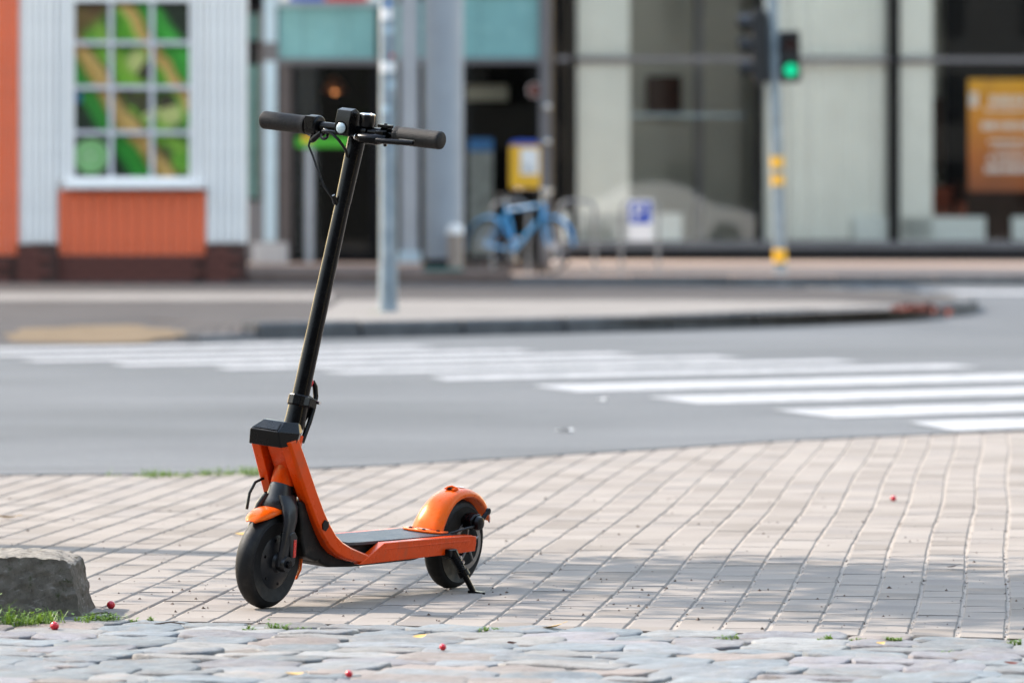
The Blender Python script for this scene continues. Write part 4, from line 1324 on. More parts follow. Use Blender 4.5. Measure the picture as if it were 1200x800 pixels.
MB().lathe([(0.085, -0.004), (0.095, -0.004), (0.095, 0.004), (0.085, 0.004)], 28, Matrix.Translation((-0.07, -0.05, 0.30)) @ Matrix.Rotation(R(90), 4, 'X'), closed=True).tube([(-0.07, -0.06, 0.30), (0.03, -0.07, 0.17)], 0.010, 8).tube([(-0.07, 0.06, 0.30), (-0.17, 0.07, 0.43)], 0.010, 8).box((0.0, -0.16, 0.155), (0.07, -0.07, 0.175)).box((-0.21, 0.07, 0.425), (-0.13, 0.16, 0.445)).build('crank', M['chrome'], bike)
for (x0, a0, a1) in ((-0.52, 20, 190), (0.52, 0, 130)):
    rows = []
    for i in range(15):
        an = R(a0 + (a1 - a0) * i / 14)
        rows.append([(x0 + rr * math.cos(an), y, 0.345 + rr * math.sin(an)) for y, rr in ((-0.028, 0.358), (-0.015, 0.370), (0.015, 0.370), (0.028, 0.358))])
    MB().strip(rows).build('mudguard', M['bike_blue'], bike)

# unseen houses added around the viewer: they block horizon glow, shop glass mirrors them
M['house_wall'] = plain('brown_render', (0.055, 0.046, 0.038), 0.85, 0, 0.12, 0.6)
M['house_wall_grey'] = plain('grey_render', (0.05, 0.052, 0.052), 0.85, 0, 0.12, 0.6)
hw_mesh = MB().box((-0.6, -0.02, 0.0), (0.6, 0.05, 1.7)).mesh('window', M['dark_frame'], smooth=0)
pn_mesh = MB().box((-0.52, 0.051, 0.08), (0.52, 0.056, 1.62)).mesh('pane', M['car_glass'], smooth=0)
for i, (hx, hy, hrz, w2, hh, m_, lab) in enumerate((
        (-34, -22, 0, 12, 20.5, 'house_wall', 'unseen brown six storey house on the near side of the street, far left'), (-9.7, -22, 0, 11.8, 19.0, 'house_wall_grey', 'unseen grey house on the near side behind the viewer'),
        (13.8, -22, 0, 11.2, 21.5, 'house_wall', 'unseen taller brown house on the near side of the street'), (37.8, -22, 0, 12.2, 18.5, 'house_wall_grey', 'unseen grey house on the near side of the street, far right'),
        (44, 2, 90, 12, 12.5, 'house_wall_grey', 'unseen grey house closing the street on the right, nearer one'), (44, 27, 90, 12, 12.0, 'house_wall', 'unseen brown house closing the street on the right, middle one'), (44, 52, 90, 12, 8.0, 'house_wall_grey', 'unseen grey house closing the street on the right, farther one'),
        (-40, 2, -90, 12, 8.0, 'house_wall', 'unseen brown house closing the street on the left, nearer one'), (-40, 27, -90, 12, 8.5, 'house_wall_grey', 'unseen grey house closing the street on the left'))):
    hs = empty('unseen_house', (hx, hy, 0), (0, 0, R(hrz)), label=lab, cat='building', group='unseen houses added to block horizon light')
    MB().box((-w2, -10, -0.05), (w2, 0, hh)).build('wall', M[m_], hs, smooth=0)
    MB().prism([(0.4, hh + 0.003), (-5, hh + 3.2), (-10.4, hh + 0.003)], -w2 - 0.2, w2 + 0.2, axis='x').build('roof', M['brown_jamb'], hs, smooth=0)
    for fl_ in range(max(2, int((hh - 1) // 3.2))):
        for c_ in range(7):
            wo = link_mesh('window', hw_mesh, hs, ((c_ - 3) * (2 * w2 / 7.4), 0.0, 1.0 + fl_ * 3.1))
            link_mesh('pane', pn_mesh, wo)

# silver car waiting on the road, out of frame to the right: the glass front mirrors it
def car(loc, rz, label):
    c = empty('parked_car', loc, (0, 0, rz), label, 'car')
    side = [(-2.15, 0.35), (-2.18, 0.72), (-2.05, 0.92), (-1.45, 0.98), (-0.75, 1.40), (-0.1, 1.47), (0.45, 1.40), (1.10, 1.00), (1.85, 0.86), (2.12, 0.66), (2.15, 0.35), (1.75, 0.22), (-1.75, 0.22)]
    rows = []
    for y, ins in ((-0.86, 0.10), (-0.82, 0.03), (-0.70, 0.0), (0.70, 0.0), (0.82, 0.03), (0.86, 0.10)):
        rows.append([(x * (1 - ins * 0.25), y * (0.80 if z > 1.1 else 1.0), z - (ins * 0.3 if z > 0.9 else 0)) for x, z in side])
    b = MB().strip(rows, close=True)
    n_ = len(side)
    b.add(rows[0], [tuple(range(n_))]); b.add(rows[-1], [tuple(range(n_))])
    b.build('body', M['car_paint'], c, smooth=40)
    for s_ in (-1, 1):
        w_ = MB()
        y = s_ * 0.80
        w_.add([(-1.25, y * 1.045, 0.99), (-0.72, y * .86, 1.33), (-0.05, y * .85, 1.38), (0.38, y * .86, 1.33), (0.95, y * 1.04, 0.99), (-1.25, y * 1.0, 0.99), (-0.72, y * .80, 1.33), (-0.05, y * .80, 1.38), (0.38, y * .80, 1.33), (0.95, y, 0.99)],
               [(0, 1, 2, 3, 4), (9, 8, 7, 6, 5), (0, 4, 9, 5), (0, 5, 6, 1), (1, 6, 7, 2), (2, 7, 8, 3), (3, 8, 9, 4)])
        w_.build('window', M['car_glass'], c, smooth=0)
        for x in (-1.32, 1.32):
            mt = Matrix.Translation((x, s_ * 0.80, 0.32)) @ Matrix.Rotation(R(90), 4, 'X')
            wo = MB().lathe([(0.0, -0.075), (0.20, -0.085), (0.21, -0.07), (0.21, 0.07), (0.20, 0.085), (0.0, 0.075)], 24, mt).build('wheel', M['chrome'], c)
            MB().lathe([(0.215, -0.09), (0.29, -0.095), (0.32, -0.06), (0.32, 0.06), (0.29, 0.095), (0.215, 0.09)], 28, mt, closed=True).build('tyre', M['tyre'], wo)
        MB().box((2.02, s_ * 0.62 - 0.14, 0.62), (2.10, s_ * 0.62 + 0.14, 0.74)).build('headlight', M['lens'], c, smooth=30, bevel=0.02)
    return c


car((8.3, 62.9, 0.004), R(11), 'silver saloon car on the side street, mirrored faintly in the shop glass')

# ================================================================== NEAR THINGS
# rough granite kerb block at the left
sb = MB()
pa = on(100, 724)
xr = pa.x; ny = 12.22; dep = 0.36; ht_ = 0.130
nx_, nyy = 26, 12
grid = {}
gv = []


def stone_pt(a, b, c_):
    """a,b,c in 0..1: along, depth, height"""
    x = xr - 1.15 + 1.15 * a - 0.032 * c_ * a ** 6
    y = ny + 0.05 + dep * b + 0.02 * c_ * (1 - b)
    z = ht_ * c_ - 0.02 * (1 - c_)
    p = Vector((x, y, z))
    e = max(0, a - 0.93) / 0.07
    p.z -= 0.018 * e * e * c_
    p.z += 0.004 * noise.noise(Vector((p.x * 5, p.y * 5, 1))) * c_
    nn = Vector((noise.noise(p * 14), noise.noise(p * 14 + Vector((9, 0, 0))), noise.noise(p * 14 + Vector((0, 9, 0)))))
    n2 = Vector((noise.noise(p * 45), noise.noise(p * 45 + Vector((9, 0, 0))), noise.noise(p * 45 + Vector((0, 9, 0)))))
    n3 = Vector((noise.noise(p * 110), noise.noise(p * 110 + Vector((9, 0, 0))), noise.noise(p * 110 + Vector((0, 9, 0)))))
    return p + nn * 0.0035 + n2 * 0.0055 + n3 * 0.0035


NA, NB_, NC = 150, 30, 26
face = lambda f, n1, n2: sb.strip([[f(i / n1, j / n2) for j in range(n2 + 1)] for i in range(n1 + 1)])
face(lambda a, c_: stone_pt(a, 0, c_), NA, NC)
face(lambda a, b: stone_pt(a, b, 1), NA, NB_)
face(lambda a, c_: stone_pt(a, 1, c_), NA, NC)
face(lambda b, c_: stone_pt(1, b, c_), NB_, NC)
face(lambda b, c_: stone_pt(0, b, c_), NB_, NC)
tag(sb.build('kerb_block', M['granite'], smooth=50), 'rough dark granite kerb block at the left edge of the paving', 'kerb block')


def tuft(name, loc, n, h, spread, label, seed, flat=1.0, group='weeds in the joints'):
    r = random.Random(seed)
    b = MB()
    cl_ = [(spread * math.sqrt(r.random()), r.uniform(0, 6.28), r.uniform(0.3, 1.0) ** 1.5, r.uniform(0.10, 0.35)) for _ in range(max(3, n // 22))]
    for i in range(n):
        cr_, ca, ch_, cw = r.choice(cl_)
        bx = cr_ * math.cos(ca) + r.gauss(0, spread * cw * .5); by = (cr_ * math.sin(ca) + r.gauss(0, spread * cw * .5)) * flat
        hh = h * ch_ * r.uniform(0.3, 1.1)
        ld = r.uniform(0, 2 * math.pi); ln = max(0.006, hh * r.uniform(0.4, 1.6))
        ex, ey = math.cos(ld), math.sin(ld)
        if r.random() < .45:          # small broad leaf on a short stalk
            L = r.uniform(0.004, 0.010); w_ = L * r.uniform(.3, .5)
            px_, py_, pz_ = bx + ex * ln * .5, by + ey * ln * .5, hh * r.uniform(.4, 1)
            dz_ = r.uniform(-.3, .6) * L
            b.add([(px_, py_, pz_), (px_ + ex * L * .5 - ey * w_, py_ + ey * L * .5 + ex * w_, pz_ + dz_ * .6), (px_ + ex * L, py_ + ey * L, pz_ + dz_), (px_ + ex * L * .5 + ey * w_, py_ + ey * L * .5 - ex * w_, pz_ + dz_ * .6)], [(0, 1, 2, 3)])
            continue
        w_ = r.uniform(0.0007, 0.0018)
        sx, sy = -ey * w_, ex * w_
        b.add([(bx - sx, by - sy, -0.004), (bx + sx, by + sy, -0.004), (bx + ex * ln * .4 + sx * .9, by + ey * ln * .4 + sy * .9, hh * .7), (bx + ex * ln * .4 - sx * .9, by + ey * ln * .4 - sy * .9, hh * .7), (bx + ex * ln, by + ey * ln, hh * r.uniform(.6, 1.0))],
              [(0, 1, 2, 3), (3, 2, 4)])
    o = b.build(name, M['grass'], smooth=0, fix=False)
    o.location = loc
    return tag(o, label, 'weed', group)


for (u, v, n, h, s_, fl_, lab) in (
        (8, 731, 700, 0.060, 0.10, 0.5, 'dense green weeds before the granite kerb block'),
        (40, 729, 320, 0.036, 0.06, 0.7, 'low weeds midway along the foot of the granite kerb block'),
        (122, 727, 360, 0.026, 0.05, 0.8, 'bushy weed right of the granite kerb block'),
        (88, 729, 110, 0.022, 0.045, 0.7, 'small weed under the end of the granite kerb block'),
        (155, 727, 70, 0.014, 0.05, 0.5, 'thin low weed between kerb block and front wheel'),
        (330, 737, 170, 0.018, 0.05, 0.5, 'low weed on the cobbles below the front wheel'),
        (292, 737, 40, 0.014, 0.02, 0.8, 'tiny weed just left of the one below the front wheel'),
        (575, 739, 50, 0.014, 0.03, 0.5, 'tiny weed in the seam below the rear wheel'),
        (964, 750, 60, 0.016, 0.02, 0.8, 'pale sprig in the cobble seam left of the green tuft at right'),
        (1002, 750, 40, 0.014, 0.014, 0.8, 'second small sprig in the cobble seam at right'),
        (1050, 751, 130, 0.018, 0.03, 0.6, 'thick green tuft in the cobble seam at right'),
        (1105, 766, 130, 0.012, 0.05, 0.4, 'flat green moss strip between the cobbles at right'),
        (1192, 754, 60, 0.014, 0.025, 0.6, 'small weed in the cobble seam at the right edge'),
        (845, 748, 70, 0.010, 0.05, 0.4, 'flat green growth in the seam right of the yellow leaf')):
    tuft('weed', on(u, v), n, h, s_, lab, int(u) + 3, fl_)
for (u, v, n, h, s_, lab) in ((240, 557, 90, 0.03, 0.16, 'long grass strip by the road edge behind the scooter'), (295, 556, 120, 0.035, 0.14, 'brightest grass strip by the road edge beside the headstock'), (165, 558, 60, 0.025, 0.14, 'sparse grass strip at the road edge left of the others')):
    p = on(u, v); tag(tuft('grass_strip', (p.x, p.y - 0.03, 0.0), n * 3, h * 1.5, s_ * 1.2, lab, int(u), 0.35, 'grass at the road edge'), kind='stuff')
p = on(447, 367, PZ)
tuft('weed', p, 90, 0.05, 0.14, 'yellow green weeds at the foot of the street post', 77, 0.6)


def berry(u, v, r, lab, z=0.0):
    p = on(u, v); o = empty('berry', (p.x, p.y, z), (0.5, 0.3, random.uniform(0, 3)), lab, 'berry', 'red berries on the ground')
    prof = [(0.0, -r)] + [(r * math.sin(math.pi * i / 10) * (1 + .03 * math.sin(i)), -r * math.cos(math.pi * i / 10)) for i in range(1, 10)] + [(0.0, r * 0.93)]
    MB().lathe(prof, 20, Matrix.Rotation(R(70), 4, 'Y')).build('skin', M['berry'], o)
    MB().tube([(r * 0.9, 0, -r * .1), (r * 1.9, 0.002, -0.5 * r)], [0.0009, 0.0006], 6).build('stalk', M['twig'], o)
    o.location.z = z + r * 0.95
    o.rotation_euler = (0, 0, random.uniform(2, 4))


berry(130, 713, 0.0095, 'red berry on the pavers right of the kerb block')
berry(64, 738, 0.0095, 'red berry among the weeds below the kerb block')
berry(1047, 587, 0.009, 'red berry far out on the pavers at right')
berry(519, 764, 0.007, 'small red berry between cobbles below the rear wheel', 0.004)
berry(409, 797, 0.007, 'small red berry on the nearest cobbles below the scooter', 0.006)


def leaf(name, u, v, L, rz, mat, lab, z=0.006, curl=0.3, group='fallen leaves'):
    p = on(u, v); rows = []
    for i in range(9):
        t = i / 8; w_ = L * 0.32 * math.sin(math.pi * min(1, t * 1.02 + 0.02)) ** 0.8
        zz = curl * L * ((t - .5) ** 2) * 1.6
        rows.append([(L * (t - .5), -w_, zz + curl * w_ * .7), (L * (t - .5), 0, zz), (L * (t - .5), w_, zz + curl * w_ * .9)])
    b = MB().strip(rows)
    b.tube([(L * .5, 0, curl * L * .4), (L * .75, L * .06, curl * L * .5)], L * .012, 5)
    o = b.build(name, mat, smooth=60)
    o.location = (p.x, p.y, z); o.rotation_euler = (random.uniform(-.2, .2), random.uniform(-.2, .2), rz)
    return tag(o, lab, 'leaf', group)


leaf('fallen_leaf', 648, 738, 0.045, 0.2, M['leaf_dry'], 'curled yellow leaf in the seam between pavers and cobbles')
leaf('fallen_leaf', 9, 609, 0.06, 0.4, M['leaf_dry'], 'ochre leaf on the pavers at the left edge')
leaf('fallen_leaf', 286, 629, 0.05, 0.1, M['leaf_dry'], 'small brown leaf behind the front wheel')
leaf('fallen_leaf', 1032, 762, 0.025, 0.8, M['leaf_dry'], 'small yellow leaf on the cobbles at right', 0.014)
leaf('fallen_leaf', 1116, 667, 0.03, 0.3, M['twig'], 'dark shrivelled leaf on the pavers at right')
leaf('fallen_leaf', 492, 754, 0.03, 0.3, M['leaf_dry'], 'tiny ochre leaf on the cobbles below the deck', 0.014)
leaf('fallen_leaf', 1185, 786, 0.03, 0.3, M['leaf_red'], 'reddish leaf on the cobbles at the right edge', 0.014)
leaf('fallen_leaf', 345, 799, 0.04, 0.5, M['leaf_dry'], 'tan leaf at the bottom edge below the front wheel', 0.014)
leaf('fallen_leaf', 600, 762, 0.03, 1.2, M['leaf_red'], 'dull red leaf on the cobbles at centre', 0.014)
for (u, v, r_) in ((120, 722, 0.4), (200, 733, 0.2)):
    p = on(u, v)
    tw = MB().tube([(-0.035, 0, 0.004), (0, 0.006, 0.008), (0.03, -0.004, 0.004)], [0.0018, 0.0015, 0.001], 6)
    tw.tube([(0, 0.006, 0.008), (0.018, 0.016, 0.009)], [0.001, 0.0007], 5)
    o = tw.build('twig', M['twig']); o.location = p; o.rotation_euler = (0, 0, r_)
    tag(o, 'short dark twig by the red berry beside the kerb block' if u == 120 else 'short dark twig in the seam left of the front wheel', 'twig', 'twigs on the paving')

for (u, v, r_, lab) in ((662, 507, 0.035, 'white paper scrap on the asphalt near the paving edge'), (706, 470.5, 0.03, 'tiny white scrap on the asphalt left of the zebra crossing')):
    p = on(u, v); pr = random.Random(int(u)); b = MB(); n_ = 9
    top_ = [(r_ * pr.uniform(.6, 1.2) * math.cos(6.283 * i / n_), r_ * pr.uniform(.6, 1.4) * math.sin(6.283 * i / n_), 0.004 + pr.uniform(0, .012)) for i in range(n_)]
    b.add([(0, 0, 0.008)] + top_ + [(x, y, z - .001) for x, y, z in top_], [(0, i + 1, (i + 1) % n_ + 1) for i in range(n_)] + [(i + 1, i + 1 + n_, (i + 1) % n_ + 1 + n_, (i + 1) % n_ + 1) for i in range(n_)])
    o = b.build('paper_scrap', M['white_sticker']); o.location = (p.x, p.y, 0.004)
    tag(o, lab, 'litter')
# crumbs of soil and grit strewn over the pavers
gr = random.Random(9); b = MB()
for i in range(520):
    y = gr.uniform(11.95, 17.5) if gr.random() < .7 else gr.uniform(11.95, 13.6)
    x = gr.uniform(-1.1, 1.1) * y * 600 / F
    if (Vector((x, y, 0)) - SEAM[0]).dot(sn) < 0.02: continue
    s_ = gr.choice((0.0014, 0.0018, 0.0022, 0.003, 0.0042)) * gr.uniform(.8, 1.2)
    a = gr.uniform(0, 6.28)
    vs = []
    for (ax, ay, az) in ((1, 0, 0), (0, 1, 0), (-1, 0, 0), (0, -1, 0), (0, 0, 1)):
        vs.append((x + s_ * gr.uniform(.6, 1.5) * (ax * math.cos(a) - ay * math.sin(a)), y + s_ * gr.uniform(.6, 1.5) * (ax * math.sin(a) + ay * math.cos(a)), 0.0005 + az * s_ * gr.uniform(.7, 1.3)))
    b.add(vs, [(0, 1, 4), (1, 2, 4), (2, 3, 4), (3, 0, 4)])
tag(b.build('soil_crumbs', M['twig'], smooth=0, fix=False), 'dark crumbs of soil and grit on the pavers', 'grit', kind='stuff')
# grit lying in the long joints
b = MB()
for i in range(2600):
    ii = gr.randrange(-50, 3); jj = gr.uniform(-8, 26)
    c = org + PR * ((ii + 0.5) * PW) + PU * (jj * PL)
    c = c + PR * (0.0045 * math.sin(jj * 0.31 + 0.4 * math.sin(ii * 0.9)) + gr.uniform(-.003, .003))
    if (c - SEAM[0]).dot(sn) < 0.02 or abs(c.x) > 1.15 * 600 * c.y / F: continue
    s_ = gr.uniform(0.0012, 0.0034); a = gr.uniform(0, 6.28)
    b.m = 0 if gr.random() < .62 else 1
    vs = [(c.x + s_ * math.cos(a + q * 2.09) * gr.uniform(.7, 1.3), c.y + s_ * math.sin(a + q * 2.09) * gr.uniform(.7, 1.3), -0.0034) for q in range(3)] + [(c.x, c.y, -0.0034 + s_ * gr.uniform(.8, 1.6))]
    b.add(vs, [(0, 1, 3), (1, 2, 3), (2, 0, 3)])
tag(b.build('joint_grit', [M['sand_joint'], M['twig']], smooth=0, fix=False), 'coarse grit lying in the joints between pavers', 'grit', kind='stuff')
# reddish leaves gathered at the nose of the far kerb
b = MB()
c0 = on(1080, 366, PZ)
for i in range(90):
    x, y = c0.x + gr.gauss(0, 0.10), c0.y + gr.gauss(0, 0.6)
    z = PZ + 0.01 + abs(gr.gauss(0, 0.025)); s_ = gr.uniform(0.02, 0.045)
    q = Euler((gr.uniform(-.8, .8), gr.uniform(-.8, .8), gr.uniform(0, 6))).to_matrix()
    b.add([Vector((x, y, z)) + q @ Vector(p) for p in ((-s_, 0, 0), (0, -s_ * .5, 0), (s_, 0, 0), (0, s_ * .5, 0))], [(0, 1, 2, 3)])
tag(b.build('leaf_litter', M['leaf_red'], smooth=0, fix=False), 'reddish leaf litter on the nose of the far kerb', 'leaves', kind='stuff')

# street tree left of the frame: its trunk and crown throw the bands of shade over the paving
tb = Vector((-2.35, 15.45, 0))
tree = empty('street_tree', tb, label='young street tree shading the pavers from the left', cat='tree')
tk = MB()
tk.tube([(0, 0, -0.05), (0.01, 0, 0.5), (-0.01, 0.02, 1.4), (0.02, 0.0, 2.4), (0.0, -0.22, 3.4), (0.05, -0.6, 4.6)], [0.12, 0.10, 0.09, 0.08, 0.055, 0.02], 14)
tr = random.Random(4)
tipsT = []
for i in range(15):
    h0 = tr.uniform(2.2, 4.2); a = i * 2.4 + tr.uniform(-.3, .3); L = tr.uniform(0.45, 1.0) * (1.15 - (h0 - 2.2) * .18)
    e = Vector((L * math.cos(a), L * math.sin(a), h0 + L * tr.uniform(.35, .8)))
    m_ = Vector((e.x * .5, e.y * .5, h0 + (e.z - h0) * .35))
    sh = -0.16 * max(0.0, h0 - 2.0) - 0.05
    e.y -= 0.70; m_.y += sh - 0.25
    tk.tube([(0, sh, h0), m_, e], [0.03, 0.02, 0.008], 8)
    tipsT += [e, m_ + (e - m_) * .5, m_]
tk.build('trunk', M['bark'], tree)
cr = MB()
for i in range(5600):
    base = tr.choice(tipsT)
    p = base + Vector((tr.gauss(0, .23), tr.gauss(0, .23), tr.gauss(0, .22)))
    if p.z < 2.15: continue
    s_ = tr.uniform(0.035, 0.06)
    q = Euler((tr.uniform(-1, 1), tr.uniform(-1, 1), tr.uniform(0, 6.3))).to_matrix()
    cr.add([p + q @ Vector(v_) for v_ in ((-s_, 0, 0), (0, -s_ * .55, .006), (s_, 0, 0), (0, s_ * .55, .006))], [(0, 1, 2, 3)])
cr.build('crown', M['leaf'], tree, smooth=0, fix=False)

# ================================================================== THE SCOOTER
FR = on(310, 712); RR = on(527, 689)
fw = (FR - RR).normalized()
scoot = empty('electric_scooter', (RR.x, RR.y, 0.0), (R(-6), 0, math.atan2(fw.y, fw.x)), label='orange and black electric kick scooter standing on its kickstand', cat='scooter')
scoot.rotation_mode = 'XYZ'
WB, WR = 0.775, 0.106
AX = lambda x, z=WR, y=0: Matrix.Translation((x, y, z)) @ Matrix.Rotation(R(90), 4, 'X')


def S(mb, name, mat, parent=None, **kw):
    return mb.build(name, mat, parent or scoot, **kw)


def wheel(x, front):
    w_ = MB()
    if front:      # solid hub motor
        w_.lathe([(0.0, -0.034), (0.020, -0.034), (0.024, -0.028), (0.058, -0.0235), (0.066, -0.018), (0.072, -0.0185), (0.0745, -0.0215), (0.0775, -0.0195), (0.0775, 0.0195), (0.0745, 0.0215), (0.072, 0.0185), (0.066, 0.018), (0.058, 0.0235), (0.024, 0.028), (0.020, 0.034), (0.0, 0.034)], 56, AX(x))
    else:          # open rim with five spokes
        w_.lathe([(0.062, -0.020), (0.068, -0.020), (0.070, -0.014), (0.070, 0.014), (0.068, 0.020), (0.062, 0.020), (0.058, 0.0)], 56, AX(x), closed=True)
        w_.lathe([(0.0, -0.036), (0.024, -0.034), (0.026, 0.034), (0.0, 0.036)], 32, AX(x))
        for i in range(5):
            an = 2 * math.pi * i / 5 + 0.35
            w_.tube([(x + 0.018 * math.cos(an), 0, WR + 0.018 * math.sin(an)), (x + 0.062 * math.cos(an), 0, WR + 0.062 * math.sin(an))], [0.011, 0.008], 10)
    wo = S(w_, 'wheel', M['fork'] if front else M['satin'])
    r_in = 0.0765 if front else 0.069
    prof = [(r_in, -0.018), (0.081, -0.0210), (0.089, -0.0224), (0.097, -0.0195), (0.1030, -0.0120), (0.106, 0.0), (0.1030, 0.0120), (0.097, 0.0195), (0.089, 0.0224), (0.081, 0.0210), (r_in, 0.018)]
    t_ = MB().lathe(prof, 72, AX(x), closed=True)
    for s_ in (-1, 1):     # raised ring on the side wall
        t_.lathe([(0.0875, s_ * 0.0222), (0.0890, s_ * 0.0237), (0.0905, s_ * 0.0220)], 72, AX(x))
    S(t_, 'tyre', M['tyre'], wo, smooth=50)
    if front:
        for s_ in (-1, 1):
            c_ = MB()
            for i in range(6):
                an = 2 * math.pi * i / 6 + .3
                c_.lathe([(0.0, 0.0), (0.0035, 0.0), (0.0035, 0.002), (0.0, 0.0025)], 10, Matrix.Translation((x + 0.050 * math.cos(an), s_ * 0.0238, WR + 0.050 * math.sin(an))) @ Matrix.Rotation(R(-90 * s_), 4, 'X'))
            S(c_, 'hub_screws', M['satin'], wo)
    else:
        d_ = MB().lathe([(0.046, 0.0355), (0.058, 0.0355), (0.058, 0.0378), (0.046, 0.0378)], 56, AX(x, y=0.0) @ Matrix.Rotation(R(180), 4, 'X'), closed=True)
        for i in range(5):
            an = 2 * math.pi * i / 5
            d_.tube([(x + 0.012 * math.cos(an), 0.0366, WR + 0.012 * math.sin(an)), (x + 0.048 * math.cos(an + .25), 0.0366, WR + 0.048 * math.sin(an + .25))], 0.003, 6)
        S(d_, 'brake_disc', M['disc'], wo)
        v_ = MB().tube([(x + .02, 0.012, WR - 0.062), (x + 0.016, 0.018, WR - 0.042)], 0.004, 8)
        S(v_, 'valve', M['chrome'], wo)
    return wo


wheel(WB, True)
wheel(0.0, False)

# fork: crown and two blades
AXIS = lambda t: Vector((0.745 - 0.1765 * t * 1.0, 0, 0.265 + 0.775 * t))       # steering axis, t = 0 at the crown
fk = MB()
fk.lathe([(0.0245, 0.010), (0.0265, 0.004), (0.0280, -0.012), (0.031, -0.030), (0.034, -0.046), (0.028, -0.056), (0.0, -0.057)], 28, Matrix.Translation((0.745, 0, 0.268)) @ Matrix.Rotation(R(-12.8), 4, 'Y'))
for s_ in (-1, 1):
    path = [(0.748, s_ * 0.018, 0.255), (0.756, s_ * 0.034, 0.230), (0.764, s_ * 0.043, 0.200), (0.776, s_ * 0.046, 0.160), (0.783, s_ * 0.046, 0.125), (0.786, s_ * 0.046, 0.100)]
    rad = [0.026, 0.023, 0.0195, 0.0165, 0.0150, 0.0150]
    rows = []
    for (x, y, z), r_ in zip(path, rad):
        rows.append([(x + 1.15 * r_ * math.cos(2 * math.pi * i / 16), y + 0.62 * r_ * math.sin(2 * math.pi * i / 16), z) for i in range(16)])
    fk.strip(rows, close=True); fk.add(rows[-1], [tuple(range(16))])
    fk.lathe([(0.0, -0.011), (0.017, -0.011), (0.019, 0.0), (0.017, 0.011), (0.0, 0.011)], 24, AX(0.782, WR, s_ * 0.048))
fork = S(fk, 'fork', M['fork'], smooth=50)
for s_ in (-1, 1):
    S(MB().prism([(0.765, 0.098), (0.780, 0.170), (0.775, 0.176), (0.762, 0.178), (0.750, 0.165), (0.752, 0.104)], s_ * 0.050, s_ * 0.0585), 'fork_cover', M['fork'], fork, bevel=0.003)
    S(MB().prism([(0.7535, 0.120), (0.7635, 0.120), (0.7655, 0.160), (0.7555, 0.160)], s_ * 0.0575, s_ * 0.0600), 'reflector', M['reflect'], fork, bevel=0.001)
    S(MB().lathe([(0.0, 0.0), (0.009, 0.0), (0.009, 0.008), (0.0, 0.009)], 6, Matrix.Translation((0.782, s_ * 0.0575, WR)) @ Matrix.Rotation(R(-90 * s_), 4, 'X')), 'axle_nut', M['satin'], fork)


def fender(cx, cz, arc, sections, thick=0.0022):
    """skin swept round a wheel; sections give (half width, radius, crown rise, skirt drop) per angle"""
    rows, rows2 = [], []
    for an, (hw, r_, rise, skirt) in zip(arc, sections):
        c_, s_ = math.cos(R(an)), math.sin(R(an))
        prof = [(-hw, r_ - skirt), (-hw * 1.0, r_ - skirt * .35), (-hw * .82, r_ + rise * .45), (-hw * .45, r_ + rise * .9), (0, r_ + rise), (hw * .45, r_ + rise * .9), (hw * .82, r_ + rise * .45), (hw, r_ - skirt * .35), (hw, r_ - skirt)]
        rows.append([(cx + rr * c_, y, cz + rr * s_) for y, rr in prof])
        rows2.append([(cx + (rr - thick) * c_, y * (1 - thick / max(hw, .01)), cz + (rr - thick) * s_) for y, rr in prof])
    b = MB().strip(rows); b.strip(rows2)
    n_ = len(rows[0])
    for r1, r2 in ((rows[0], rows2[0]), (rows[-1], rows2[-1])): b.strip([r1, r2])
    b.strip([[r[0] for r in rows], [r[0] for r in rows2]]); b.strip([[r[-1] for r in rows], [r[-1] for r in rows2]])
    return b


arc = [48, 54, 62, 72, 84, 100, 120, 140, 157, 175, 192, 204]
sec = [(0.012, 0.121, 0.004, 0.0), (0.021, 0.120, 0.005, 0.003), (0.027, 0.118, 0.006, 0.006), (0.029, 0.117, 0.006, 0.008), (0.030, 0.116, 0.006, 0.006)] + [(0.028, 0.115, 0.004, 0.004)] * 2 + [(0.020, 0.113, 0.003, 0.003)] * 4 + [(0.014, 0.113, 0.002, 0.001)]
S(fender(WB, WR, arc, sec), 'front_fender', M['fender'], smooth=45)

# head tube and the frame plate behind it
hd = MB()
hd.lathe([(0.0265, 0.0), (0.0275, 0.003), (0.0265, 0.041), (0.0235, 0.045), (0.0235, 0.115), (0.0, 0.116)], 36, Matrix.Translation((0.7415, 0, 0.2735)) @ Matrix.Rotation(R(-12.8), 4, 'Y'))
S(hd, 'head_tube', M['orange'])
fp = MB()
fp.prism([(0.768, 0.380), (0.756, 0.386), (0.694, 0.282), (0.683, 0.252), (0.704, 0.246), (0.712, 0.275)], -0.034, 0.034)
fp.prism([(0.796, 0.372), (0.772, 0.376), (0.716, 0.315), (0.716, 0.290), (0.748, 0.306)], -0.0215, 0.0215)
S(fp, 'frame_plate', M['orange'], bevel=0.004)
